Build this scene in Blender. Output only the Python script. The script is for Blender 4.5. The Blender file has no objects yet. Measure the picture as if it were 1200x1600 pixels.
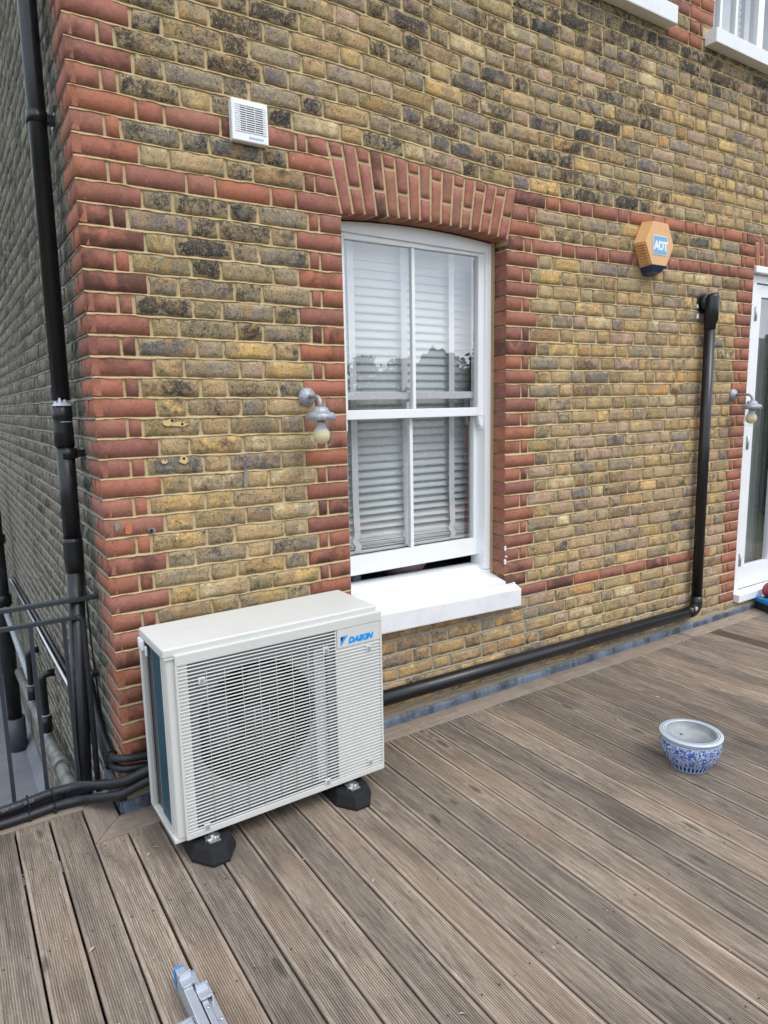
import bpy, bmesh, math, random
import numpy as np
from mathutils import Vector, Matrix
rnd = random.Random(7)
S = bpy.context.scene
COL = S.collection
R = math.radians
# ------------------------------------------------------------------ camera, world, sun, exposure
cam_d = bpy.data.cameras.new("camera"); cam = bpy.data.objects.new("camera", cam_d); COL.objects.link(cam)
FPX = 1064.9335
CP = (-0.49277, -2.67437, 1.58234)
AR = (0.83612965, -0.54820342, -0.01897926); AU = (0.10141967, 0.12049836, 0.98751921); AD = (0.53907444, 0.82761897, -0.15635087)
cam_d.sensor_fit = 'VERTICAL'; cam_d.sensor_height = 36.0; cam_d.sensor_width = 27.0; cam_d.lens = FPX / 1600 * 36
cam_d.clip_start = 0.05; cam_d.clip_end = 600
cam.matrix_world = Matrix(((AR[0], AU[0], -AD[0], CP[0]), (AR[1], AU[1], -AD[1], CP[1]), (AR[2], AU[2], -AD[2], CP[2]), (0, 0, 0, 1)))
S.camera = cam
SUN_DIR = Vector((0.22, -0.70, 1.0)).normalized()          # towards the sun
W = bpy.data.worlds.new("World"); S.world = W; W.use_nodes = True
wt = W.node_tree; wt.nodes.clear()
wo = wt.nodes.new("ShaderNodeOutputWorld"); bg = wt.nodes.new("ShaderNodeBackground"); bg.inputs[1].default_value = 0.1
sky = wt.nodes.new("ShaderNodeTexSky"); sky.sky_type = 'NISHITA'; sky.sun_disc = False
sky.sun_elevation = math.asin(SUN_DIR.z); sky.sun_rotation = math.atan2(SUN_DIR.x, SUN_DIR.y)
tc = wt.nodes.new("ShaderNodeTexCoord"); mp = wt.nodes.new("ShaderNodeMapping"); mp.inputs['Scale'].default_value = (1.0, 1.0, 2.6)
nz = wt.nodes.new("ShaderNodeTexNoise"); nz.inputs['Scale'].default_value = 2.1; nz.inputs['Detail'].default_value = 7; nz.inputs['Roughness'].default_value = .55
rp = wt.nodes.new("ShaderNodeValToRGB"); rp.color_ramp.elements[0].position = .36; rp.color_ramp.elements[1].position = .60
rp.color_ramp.elements[0].color = (.60, .60, .60, 1); rp.color_ramp.elements[1].color = (1, 1, 1, 1)
rc = wt.nodes.new("ShaderNodeValToRGB"); rc.color_ramp.elements[0].position = .36; rc.color_ramp.elements[1].position = .66
rc.color_ramp.elements[0].color = (5.4, 6.2, 7.4, 1); rc.color_ramp.elements[1].color = (10.2, 10.7, 11.4, 1)
mx = wt.nodes.new("ShaderNodeMix"); mx.data_type = 'RGBA'
L = wt.links.new
L(tc.outputs['Generated'], mp.inputs[0]); L(mp.outputs[0], nz.inputs['Vector']); L(nz.outputs[0], rp.inputs[0]); L(nz.outputs[0], rc.inputs[0])
L(rp.outputs[0], mx.inputs[0]); L(sky.outputs[0], mx.inputs[6]); L(rc.outputs[0], mx.inputs[7]); L(mx.outputs[2], bg.inputs[0]); L(bg.outputs[0], wo.inputs[0])
sd = bpy.data.lights.new("sun", 'SUN'); sd.energy = 0.9; sd.angle = R(28); sd.color = (1, .96, .90)
so = bpy.data.objects.new("sun", sd); COL.objects.link(so); so.rotation_euler = (-SUN_DIR).to_track_quat('-Z', 'Y').to_euler()
S.view_settings.view_transform = 'Standard'; S.view_settings.look = 'None'; S.view_settings.exposure = 0.95; S.view_settings.gamma = 1
S.view_settings.use_curve_mapping = False
S.cycles.max_bounces = 8; S.cycles.transparent_max_bounces = 12; S.cycles.caustics_reflective = False; S.cycles.caustics_refractive = False

# ------------------------------------------------------------------ helpers
def tag(o, label=None, cat=None, group=None, kind=None):
    if label: o['label'] = label
    if cat: o['category'] = cat
    if group: o['group'] = group
    if kind: o['kind'] = kind
    return o
def empty(name, loc=(0, 0, 0), rz=0):
    o = bpy.data.objects.new(name, None); COL.objects.link(o); o.location = loc; o.rotation_euler = (0, 0, rz); o.empty_display_size = .1
    return o
def link(name, me, mat=None, parent=None, loc=None, smooth=False):
    o = bpy.data.objects.new(name, me); COL.objects.link(o)
    if mat and not me.materials: me.materials.append(mat)
    if parent: o.parent = parent
    if loc is not None: o.location = loc
    if smooth: me.shade_smooth()
    return o
class MB:
    """collects shapes, builds one mesh object"""
    def __init__(s): s.v = []; s.f = []; s.m = []; s.mi = 0; s.sm = []
    def add(s, vs, fs, smooth=False):
        n = len(s.v); s.v += [tuple(v) for v in vs]; s.f += [tuple(i + n for i in f) for f in fs]; s.m += [s.mi] * len(fs); s.sm += [smooth] * len(fs); return s
    def box(s, x0, x1, y0, y1, z0, z1, bev=0, M=None, seg=2):
        if x0 > x1: x0, x1 = x1, x0
        if y0 > y1: y0, y1 = y1, y0
        if z0 > z1: z0, z1 = z1, z0
        vs = [(x, y, z) for x in (x0, x1) for y in (y0, y1) for z in (z0, z1)]
        fs = [(0, 1, 3, 2), (4, 6, 7, 5), (0, 4, 5, 1), (2, 3, 7, 6), (0, 2, 6, 4), (1, 5, 7, 3)]
        if bev:
            bm = bmesh.new(); b = [bm.verts.new(v) for v in vs]; [bm.faces.new([b[i] for i in f]) for f in fs]
            bmesh.ops.bevel(bm, geom=bm.edges[:], offset=bev, segments=seg, affect='EDGES', profile=.6)
            bm.verts.index_update(); vs = [v.co.copy() for v in bm.verts]; fs = [[v.index for v in f.verts] for f in bm.faces]; bm.free()
        if M is not None: vs = [M @ Vector(v) for v in vs]
        return s.add(vs, fs)
    def tube(s, pts, r, seg=16, cap=True, smooth=True):
        P = [Vector(p) for p in pts]; rs = r if isinstance(r, (list, tuple)) else [r] * len(P)
        vs = []; prev = None
        for i, p in enumerate(P):
            t = (P[min(i + 1, len(P) - 1)] - P[max(i - 1, 0)]).normalized()
            if prev is None:
                a = Vector((0, 0, 1)) if abs(t.z) < .9 else Vector((1, 0, 0)); u = t.cross(a).normalized()
            else:
                u = (prev - t * prev.dot(t)).normalized()
            prev = u; w = t.cross(u)
            for k in range(seg):
                an = 2 * math.pi * k / seg; vs.append(p + (u * math.cos(an) + w * math.sin(an)) * rs[i])
        fs = [(i * seg + k, i * seg + (k + 1) % seg, (i + 1) * seg + (k + 1) % seg, (i + 1) * seg + k) for i in range(len(P) - 1) for k in range(seg)]
        s.add(vs, fs, smooth)
        if cap:
            n = len(s.v) - len(vs); s.f.append(tuple(n + k for k in range(seg))[::-1]); s.m.append(s.mi); s.sm.append(False)
            s.f.append(tuple(n + (len(P) - 1) * seg + k for k in range(seg))); s.m.append(s.mi); s.sm.append(False)
        return s
    def lathe(s, prof, c=(0, 0, 0), axis='z', seg=32, smooth=True, M=None):
        vs = []
        for r_, h in prof:
            for k in range(seg):
                a = 2 * math.pi * k / seg; x, y = r_ * math.cos(a), r_ * math.sin(a)
                v = (x, y, h) if axis == 'z' else ((x, h, y) if axis == 'y' else (h, x, y))
                v = Vector(v) + Vector(c)
                vs.append(M @ v if M is not None else v)
        fs = [(i * seg + k, i * seg + (k + 1) % seg, (i + 1) * seg + (k + 1) % seg, (i + 1) * seg + k) for i in range(len(prof) - 1) for k in range(seg)]
        return s.add(vs, fs, smooth)
    def prism(s, poly, y0, y1):   # poly in x,z ; extruded along y
        n = len(poly); vs = [(x, y0, z) for x, z in poly] + [(x, y1, z) for x, z in poly]
        fs = [tuple(range(n)), tuple(range(2 * n - 1, n - 1, -1))] + [(i, i + n, (i + 1) % n + n, (i + 1) % n) for i in range(n)]
        return s.add(vs, fs)
    def build(s, name, mats, parent=None, loc=None):
        me = bpy.data.meshes.new(name)
        off = Vector(loc) if loc is not None else None
        vs = [tuple(Vector(v) - off) for v in s.v] if off is not None else s.v
        me.from_pydata(vs, [], s.f)
        for m in (mats if isinstance(mats, (list, tuple)) else [mats]): me.materials.append(m)
        me.polygons.foreach_set('material_index', s.m); me.polygons.foreach_set('use_smooth', s.sm); me.update()
        bm = bmesh.new(); bm.from_mesh(me); bmesh.ops.recalc_face_normals(bm, faces=bm.faces[:]); bm.to_mesh(me); bm.free()
        o = bpy.data.objects.new(name, me); COL.objects.link(o)
        if parent: o.parent = parent
        if off is not None: o.location = off
        return o
def text_mesh(name, body, size, mat, parent, M, shear=0, offset=0, ext=.0006, ax='LEFT', spacing=1):
    cu = bpy.data.curves.new(name, 'FONT'); cu.body = body; cu.size = size; cu.shear = shear; cu.offset = offset; cu.extrude = ext; cu.align_x = ax; cu.space_character = spacing
    t = bpy.data.objects.new(name + "_src", cu); COL.objects.link(t)
    dg = bpy.context.evaluated_depsgraph_get(); me = bpy.data.meshes.new_from_object(t.evaluated_get(dg)); bpy.data.objects.remove(t)
    me.transform(M); me.materials.clear(); me.materials.append(mat)
    o = bpy.data.objects.new(name, me); COL.objects.link(o); o.parent = parent
    return o
FRONTM = lambda x, y, z: Matrix.Translation((x, y, z)) @ Matrix.Rotation(R(90), 4, 'X')   # text in x,z facing -y

# ------------------------------------------------------------------ materials
def new_mat(name, rgb=(.5, .5, .5), rough=.5, metal=0, spec=.5):
    m = bpy.data.materials.new(name); m.use_nodes = True; b = m.node_tree.nodes['Principled BSDF']
    b.inputs['Base Color'].default_value = (*rgb, 1); b.inputs['Roughness'].default_value = rough; b.inputs['Metallic'].default_value = metal
    b.inputs['Specular IOR Level'].default_value = spec
    return m
class NT:
    def __init__(s, m): s.t = m.node_tree; s.b = s.t.nodes['Principled BSDF']
    def n(s, typ, **kw):
        x = s.t.nodes.new(typ)
        for k, v in kw.items(): setattr(x, k, v)
        return x
    def l(s, a, b): s.t.links.new(a, b)
    def _in(s, sock, v):
        if hasattr(v, 'type') and hasattr(v, 'links'): s.l(v, sock)
        else: sock.default_value = v
    def math(s, op, a, b=0.0, c=0.0, clamp=False):
        x = s.n('ShaderNodeMath', operation=op, use_clamp=clamp); s._in(x.inputs[0], a); s._in(x.inputs[1], b); s._in(x.inputs[2], c); return x.outputs[0]
    def vmath(s, op, a, b=(0, 0, 0)):
        x = s.n('ShaderNodeVectorMath', operation=op); s._in(x.inputs[0], a); s._in(x.inputs[1], b); return x.outputs[0]
    def noise(s, vec, scale, detail=4, rough=.55, dist=0):
        x = s.n('ShaderNodeTexNoise'); s._in(x.inputs['Vector'], vec); x.inputs['Scale'].default_value = scale; x.inputs['Detail'].default_value = detail
        x.inputs['Roughness'].default_value = rough; x.inputs['Distortion'].default_value = dist; return x.outputs[0]
    def vor(s, vec, scale, feature='F1', rand=1.0):
        x = s.n('ShaderNodeTexVoronoi', feature=feature); s._in(x.inputs['Vector'], vec); x.inputs['Scale'].default_value = scale; x.inputs['Randomness'].default_value = rand; return x
    def mix(s, f, a, b, mode='MIX'):
        x = s.n('ShaderNodeMix', data_type='RGBA', blend_type=mode); s._in(x.inputs[0], f); 
        for i, v in ((6, a), (7, b)):
            if hasattr(v, 'links'): s.l(v, x.inputs[i])
            else: x.inputs[i].default_value = (*v[:3], 1)
        return x.outputs[2]
    def step(s, v, lo, hi):   # clamped linear step
        x = s.n('ShaderNodeMapRange', clamp=True); s._in(x.inputs[0], v); s._in(x.inputs[1], lo); s._in(x.inputs[2], hi); x.inputs[3].default_value = 0; x.inputs[4].default_value = 1; return x.outputs[0]
    def pos(s): return s.n('ShaderNodeNewGeometry').outputs['Position']
    def objc(s): return s.n('ShaderNodeTexCoord').outputs['Object']
    def scale(s, v, sc):
        x = s.n('ShaderNodeMapping'); s.l(v, x.inputs[0]); x.inputs['Scale'].default_value = sc; return x.outputs[0]
    def attr(s, name): return s.n('ShaderNodeAttribute', attribute_name=name)
    def bump(s, h, strength, dist=.002):
        x = s.n('ShaderNodeBump'); x.inputs['Strength'].default_value = strength; x.inputs['Distance'].default_value = dist; s.l(h, x.inputs['Height']); s.l(x.outputs[0], s.b.inputs['Normal']); return x
    def col(s, c): s.l(c, s.b.inputs['Base Color'])
    def rgh(s, c): s.l(c, s.b.inputs['Roughness'])

def brick_mat(name, red=False, grey=False):
    m = new_mat(name, rough=.92, spec=.2); N = NT(m)
    bc = N.attr('bcol'); bp_ = N.attr('bpar'); sp = N.n('ShaderNodeSeparateColor'); N.l(bp_.outputs['Color'], sp.inputs[0])
    dark, lime, seed = sp.outputs[0], sp.outputs[1], sp.outputs[2]
    sv = N.n('ShaderNodeCombineXYZ'); N.l(N.math('MULTIPLY', seed, 37.0), sv.inputs[0]); N.l(N.math('MULTIPLY', seed, 91.0), sv.inputs[1]); N.l(N.math('MULTIPLY', seed, 53.0), sv.inputs[2])
    p = N.vmath('ADD', N.pos(), sv.outputs[0])
    n1 = N.noise(p, 11, 5, .62, .4); n2 = N.noise(p, 75, 6, .75); n3 = N.noise(p, 26, 6, .7); n4 = N.noise(p, 300, 4, .8)
    mot = N.math('ADD', N.math('MULTIPLY', n2, 1.7 if not red else .75), .20 if not red else .64)
    v = N.math('ADD', N.math('MULTIPLY', n4, .9 if not red else .4), .58 if not red else .81)
    mm = N.math('MULTIPLY', mot, v)
    cc = N.n('ShaderNodeCombineColor'); [N.l(mm, cc.inputs[i]) for i in range(3)]
    c = N.mix(1.0, bc.outputs['Color'], cc.outputs[0], 'MULTIPLY')
    q5 = N.noise(N.vmath('ADD', p, (5, 9, 2)), 9, 3, .6, .3); q6 = N.noise(N.vmath('ADD', p, (1, 4, 7)), 13, 3, .6, .3)
    if not red:
        c = N.mix(N.math('MULTIPLY', N.step(q5, .48, .60), .6), c, (.19, .165, .14)); c = N.mix(N.math('MULTIPLY', N.step(q6, .50, .60), .6), c, (.46, .27, .115) if not grey else (.16, .14, .11))
    if red:
        c = N.mix(N.math('MULTIPLY', N.step(q5, .45, .65), .45), c, (.19, .088, .07))
        c = N.mix(N.math('MULTIPLY', N.step(n1, .54, .68), .25), c, (.37, .135, .075)); c = N.mix(N.math('MULTIPLY', N.step(N.noise(N.vmath('ADD', p, (6, 3, 3)), 34, 5, .75), .48, .62), .35), c, (.36, .20, .155)); c = N.mix(N.math('MULTIPLY', N.step(N.noise(N.vmath('ADD', p, (4, 7, 3)), 48, 5, .75), .54, .64), .3), c, (.15, .065, .055))          # brighter orange patches
        c = N.mix(N.math('MULTIPLY', N.step(N.math('ADD', n1, N.math('MULTIPLY', dark, .5)), .74, .92), .75), c, (.075, .045, .04))
        c = N.mix(N.math('MULTIPLY', N.step(N.math('ADD', n3, N.math('MULTIPLY', lime, .12)), .72, .80), .55), c, (.40, .33, .28))
    else:
        c = N.mix(N.math('MULTIPLY', N.step(N.math('ADD', N.math('ADD', N.math('MULTIPLY', n1, .6), N.math('MULTIPLY', n3, .4)), N.math('MULTIPLY', dark, .46)), .62, .74), .9), c, (.032, .031, .033))
        lt = N.step(N.math('ADD', N.math('ADD', N.math('MULTIPLY', n3, .55), N.math('MULTIPLY', n2, .45)), N.math('MULTIPLY', lime, .14)), .565, .635)
        c = N.mix(N.math('MULTIPLY', lt, .62), c, (.27, .25, .20) if grey else (.46, .36, .215))
        w = N.noise(p, 45, 6, .8, 1.5)
        c = N.mix(N.math('MULTIPLY', N.step(w, .57, .63), .65), c, (.05, .038, .03))
        ed = N.step(N.math('ADD', N.math('MULTIPLY', bc.outputs['Alpha'], .24), N.math('ADD', N.math('MULTIPLY', n3, .6), N.math('MULTIPLY', n2, .4))), .66, .74)
        c = N.mix(N.math('MULTIPLY', ed, .75), c, (.30, .28, .23) if grey else (.46, .36, .205))
    s1 = N.noise(N.vmath('ADD', p, (2, 2, 9)), 210, 4, .75); s2 = N.noise(N.vmath('ADD', p, (8, 1, 3)), 150, 4, .75)
    c = N.mix(N.math('MULTIPLY', N.step(s1, .56, .63), .6 if not red else .25), c, (.30, .29, .25) if grey else ((.62, .54, .38) if not red else (.46, .22, .15)))
    c = N.mix(N.math('MULTIPLY', N.step(s2, .56, .62), .55 if not red else .3), c, (.06, .05, .045) if not red else (.14, .06, .05))
    vo = N.vor(p, 85 if not red else 60); pit = N.step(vo.outputs['Distance'], .22 if not red else .10, .10 if not red else .06)
    pit2 = N.math('MULTIPLY', pit, N.step(N.noise(p, 20, 2), .47, .52))
    c = N.mix(N.math('MULTIPLY', pit2, .85), c, (.022, .018, .016))
    N.col(c)
    h = N.math('SUBTRACT', N.math('ADD', N.math('MULTIPLY', n2, .7), N.math('MULTIPLY', n4, .4)), N.math('MULTIPLY', pit2, 1.2))
    N.bump(h, 1.0 if not red else .6, .005)
    return m
M_STOCK = brick_mat('yellow_stock_brick'); M_RED = brick_mat('red_brick', red=True); M_GREYSTOCK = brick_mat('grey_stock_brick', grey=True)
def mortar_mat(name, a, b, spot):
    m = new_mat(name, rough=.95, spec=.15); N = NT(m); p = N.pos()
    n1 = N.noise(p, 4, 5, .6); n2 = N.noise(p, 90, 5, .75); n3 = N.noise(p, 420, 2, .6)
    c = N.mix(N.step(n1, .35, .68), a, b); c = N.mix(N.math('MULTIPLY', N.step(n2, .50, .64), .75), c, spot); c = N.mix(N.math('MULTIPLY', N.step(N.noise(p, 230, 4, .7), .55, .64), .45), c, tuple(min(1, k * 1.45) for k in b))
    c = N.mix(N.math('MULTIPLY', N.step(n3, .6, .75), .35), c, (.12, .09, .06)); N.col(c)
    N.bump(N.math('ADD', n2, N.math('MULTIPLY', n3, .5)), .6, .003); return m
M_MORTAR = mortar_mat('sandy_mortar', (.49, .37, .20), (.55, .43, .25), (.38, .275, .14))
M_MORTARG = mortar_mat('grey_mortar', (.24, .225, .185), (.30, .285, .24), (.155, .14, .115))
M_MORTARP = mortar_mat('patchy_grey_mortar', (.36, .31, .22), (.30, .28, .235), (.44, .37, .24))
def paint_mat(name, rgb, rough=.45, dirt=.12, bumpk=.15):
    m = new_mat(name, rgb, rough); N = NT(m); p = N.pos(); n = N.noise(p, 6, 6, .65); n2 = N.noise(p, 60, 4, .7)
    c = N.mix(N.math('MULTIPLY', N.step(n, .5, .8), dirt), rgb, tuple(x * .55 for x in rgb))
    c = N.mix(N.math('MULTIPLY', N.step(n2, .62, .78), dirt * 1.2), c, tuple(x * .5 for x in rgb)); N.col(c)
    N.bump(N.noise(p, 120, 3), bumpk, .0015); return m
M_WHITE = paint_mat('white_gloss_paint', (.85, .865, .88), .35, .14, .3)
M_SILL = paint_mat('white_sill_paint', (.78, .79, .80), .5, .36, .5)
M_AC = paint_mat('ivory_casing', (.62, .62, .59), .40, .16, .12)
M_ACD = new_mat('shadow_grey_casing', (.30, .32, .33), .5)
M_ACL = new_mat('mid_grey_plate', (.17, .175, .18), .45)
M_DARK = new_mat('near_black', (.012, .013, .015), .6)
def black_mat(name, rgb, rough, scr=.3):
    m = new_mat(name, rgb, rough); N = NT(m); p = N.pos(); n = N.noise(N.scale(p, (1, 1, .35)), 22, 5, .7)
    c = N.mix(N.math('MULTIPLY', N.step(n, .56, .75), scr), rgb, (.10, .11, .125)); sp = N.step(N.noise(p, 130, 2, .6), .735, .76)
    c = N.mix(N.math('MULTIPLY', sp, scr), c, (.45, .45, .45)); N.col(c); N.rgh(N.math('ADD', N.math('MULTIPLY', n, .3), rough - .12)); N.bump(n, .12, .002); return m
M_BLK = black_mat('black_plastic_pipe', (.008, .009, .011), .30, .10)
M_BLKOLD = black_mat('painted_black_iron', (.008, .009, .011), .36, .45)
M_RAIL = black_mat('black_railing_paint', (.028, .034, .045), .42, .3)
M_FOAM = black_mat('black_pipe_insulation', (.012, .013, .017), .48, .25)
M_RUB = new_mat('black_rubber', (.016, .016, .018), .8, spec=.25)
M_ZINC = new_mat('zinc_metal', (.55, .56, .58), .35, .9)
def m_galv():
    m = new_mat('weathered_galvanised', (.36, .40, .47), .55, .45); N = NT(m); p = N.pos(); n = N.noise(p, 70, 6, .75)
    N.col(N.mix(N.step(n, .35, .7), (.24, .26, .29), (.52, .545, .58))); N.bump(n, .5, .002); return m
M_GALV = m_galv()
def m_lead():
    m = new_mat('lead_flashing', (.12, .14, .17), .55, .2); N = NT(m); p = N.pos(); n = N.noise(N.scale(p, (1, 1, .3)), 7, 6, .65, .6); n2 = N.noise(N.scale(p, (1, 1, 2.5)), 30, 5, .7)
    c = N.mix(N.step(n, .40, .60), (.055, .065, .085), (.17, .215, .30)); c = N.mix(N.math('MULTIPLY', N.step(n2, .57, .70), .6), c, (.36, .41, .50)); N.col(c)
    N.bump(N.math('ADD', n, n2), .5, .004); return m
M_LEAD = m_lead()
def m_deck(name, smooth=False, wet=0.0):
    m = new_mat(name, rough=.82, spec=.3); N = NT(m); oi = N.n('ShaderNodeObjectInfo').outputs['Random']
    p = N.pos(); sv = N.n('ShaderNodeCombineXYZ'); N.l(N.math('MULTIPLY', oi, 31.0), sv.inputs[0]); N.l(N.math('MULTIPLY', oi, 77.0), sv.inputs[1])
    q = N.vmath('ADD', p, sv.outputs[0])
    if smooth == 'x': g = N.scale(q, (1.6, 26, 26)); gk = N.scale(q, (4, 12, 10))
    else: g = N.scale(q, (26, 1.6, 26)); gk = N.scale(q, (11, 3.2, 10))
    ds = N.noise(q, 9, 3, .6); g = N.vmath('ADD', g, N.scale(N.n('ShaderNodeTexNoise').outputs['Color'], (0, 0, 0)))
    g1 = N.noise(g, 3.0, 7, .72, .5); g2 = N.noise(g, 12, 5, .75); st = N.noise(N.scale(q, (5, 1.3, 5)), 1.4, 5, .65, .3)
    br = N.math('ADD', N.math('MULTIPLY', oi, .50), .74)
    c = N.mix(N.step(g1, .34, .68), (.145, .115, .088), (.385, .308, .240))
    c = N.mix(N.math('MULTIPLY', N.step(g2, .50, .68), .55), c, (.50, .435, .36))
    c = N.mix(N.math('MULTIPLY', N.step(st, .47, .66), .6), c, (.095, .078, .065))
    c = N.mix(N.math('MULTIPLY', N.step(N.noise(q, 1.7, 3), .48, .68), .35), c, (.31, .215, .145))
    kv = N.vor(gk, 1.0); kd = kv.outputs['Distance']
    ring = N.math('MULTIPLY', N.step(kd, .17, .08), N.step(N.noise(N.vmath('ADD', gk, (3, 7, 1)), .9, 1), .50, .53))
    c = N.mix(N.math('MULTIPLY', ring, .7), c, (.09, .07, .055))
    ring2 = N.math('MULTIPLY', N.math('SUBTRACT', N.step(kd, .26, .20), N.step(kd, .20, .15)), N.step(N.noise(N.vmath('ADD', gk, (3, 7, 1)), .9, 1), .50, .53))
    c = N.mix(N.math('MULTIPLY', ring2, .25), c, (.46, .42, .36))
    cc = N.n('ShaderNodeCombineColor'); N.l(br, cc.inputs[0]); N.l(N.math('ADD', N.math('MULTIPLY', br, .9), .1), cc.inputs[1]); N.l(N.math('ADD', N.math('MULTIPLY', br, .8), .2), cc.inputs[2])
    c = N.mix(1.0, c, cc.outputs[0], 'MULTIPLY')
    if smooth: c = N.mix(.22, c, (.42, .335, .265))
    if wet: c = N.mix(wet, c, (.07, .045, .028))
    N.col(c); N.bump(N.math('ADD', g1, N.math('MULTIPLY', g2, .6)), .5, .003)
    return m
M_DECK = m_deck('weathered_decking'); M_TRIMX = m_deck('weathered_smooth_timber', 'x'); M_TRIMY = m_deck('weathered_plain_timber', 'y'); M_DECKWET = m_deck('damp_decking', False, .55)
def glass_mat(name, f0=.1):
    m = bpy.data.materials.new(name); m.use_nodes = True; t = m.node_tree; t.nodes.clear()
    o = t.nodes.new('ShaderNodeOutputMaterial'); mi = t.nodes.new('ShaderNodeMixShader'); tr = t.nodes.new('ShaderNodeBsdfTransparent')
    gl = t.nodes.new('ShaderNodeBsdfGlossy'); gl.inputs['Roughness'].default_value = .0; ge = t.nodes.new('ShaderNodeNewGeometry')
    def M(op, a, b=0.0):
        x = t.nodes.new('ShaderNodeMath'); x.operation = op
        for i, v in enumerate((a, b)):
            if hasattr(v, 'links'): t.links.new(v, x.inputs[i])
            else: x.inputs[i].default_value = v
        return x.outputs[0]
    d = t.nodes.new('ShaderNodeVectorMath'); d.operation = 'DOT_PRODUCT'; t.links.new(ge.outputs['Normal'], d.inputs[0]); t.links.new(ge.outputs['Incoming'], d.inputs[1])
    f = M('ADD', M('MULTIPLY', M('POWER', M('SUBTRACT', 1.0, M('ABSOLUTE', d.outputs['Value'])), 5.0), 1 - f0), f0)
    t.links.new(f, mi.inputs[0]); t.links.new(tr.outputs[0], mi.inputs[1]); t.links.new(gl.outputs[0], mi.inputs[2]); t.links.new(mi.outputs[0], o.inputs[0]); return m
M_GLASS = glass_mat('window_glass', .28); M_LGLASS = glass_mat('lamp_glass', .10)

# ------------------------------------------------------------------ brick courses
XL, XR, XD = 1.064, 2.021, 4.320
Z0 = .278
POLY = [(3.579e-05, -1.339e-03, 9.159e-03), (1.087e-04, -3.442e-03, 1.4537e-02), (4.938e-05, -2.937e-03, 8.579e-03), (4.159e-05, -4.1514e-04, -2.8585e-02)]
XLIN = [0, XL, XR, XD]
def dev(j, x):
    jj = max(-4, min(j, 29)); d = []
    for (a, b, c) in POLY: d.append(a * jj * jj + b * jj + c)
    x = max(0, min(x, XD))
    for i in range(3):
        if x <= XLIN[i + 1]:
            t = (x - XLIN[i]) / (XLIN[i + 1] - XLIN[i]); t = t * t * (3 - 2 * t); return d[i] * (1 - t) + d[i + 1] * t
    return d[3]
def zj(j, x): return Z0 + .075 * j + dev(j, x)
cx, cy, cz = CP
def screen(P):
    q = Vector(P) - Vector(CP); d = q.dot(Vector(AD))
    if d < .05: return None
    return (600 + FPX * q.dot(Vector(AR)) / d, 800 - FPX * q.dot(Vector(AU)) / d, d)

house = empty('brick_house', (0, 0, 0))
tag(house, 'yellow stock brick house with red brick quoins, white windows and a segmental arch', 'house')

# palettes (linear albedo)
PAL = {'yellow': (.56, .365, .14), 'tan': (.46, .305, .15), 'olive': (.29, .215, .095), 'grey': (.25, .205, .15), 'brown': (.27, .165, .08),
       'pink': (.44, .29, .215), 'orange': (.56, .30, .095), 'plum': (.19, .155, .155), 'slate': (.11, .105, .10), 'cream': (.56, .44, .25)}
RED = [(.36, .142, .095), (.38, .145, .092), (.32, .127, .088), (.36, .155, .112), (.39, .146, .084), (.28, .117, .09)]
def stock_col(x, z):
    w = {'yellow': 3, 'tan': 3, 'olive': 2, 'grey': 1.6, 'brown': 1.2, 'pink': .4, 'orange': .3, 'plum': .7, 'slate': .4, 'cream': .8}
    dark = rnd.uniform(0, .42)
    if x > 2.1: w.update(pink=2.6, yellow=3.5, plum=1.2, cream=1.2); dark = rnd.uniform(0, .32)
    if z > 2.62 and 1.2 < x < 3.3: w.update(slate=1.7, grey=2.6, plum=1.6, pink=1.6, yellow=2.4); dark = rnd.uniform(0, .62)
    if z > 1.75 and x < 1.06: w.update(grey=3, slate=.7, olive=2.4, yellow=2.6, tan=3); dark = rnd.uniform(0, .66)
    if z > 3.45 and x > 2.0: w.update(slate=5, grey=4); dark = rnd.uniform(.3, .9)
    if z < 1.2 and x < 1.06: w.update(yellow=4, cream=1.5, grey=1.4)
    if z < .55 and 1.0 < x < 2.3: w = {'orange': 3, 'yellow': 3, 'tan': 2, 'grey': 1.5, 'brown': 1}; dark = rnd.uniform(0, .4)
    k = rnd.choices(list(w), list(w.values()))[0]; b = PAL[k]; f = rnd.uniform(.92, 1.3)
    return tuple(c * f for c in b), dark
BR = []   # all bricks: dict(kind, verts, faces, col, par, area, centre)
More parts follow.
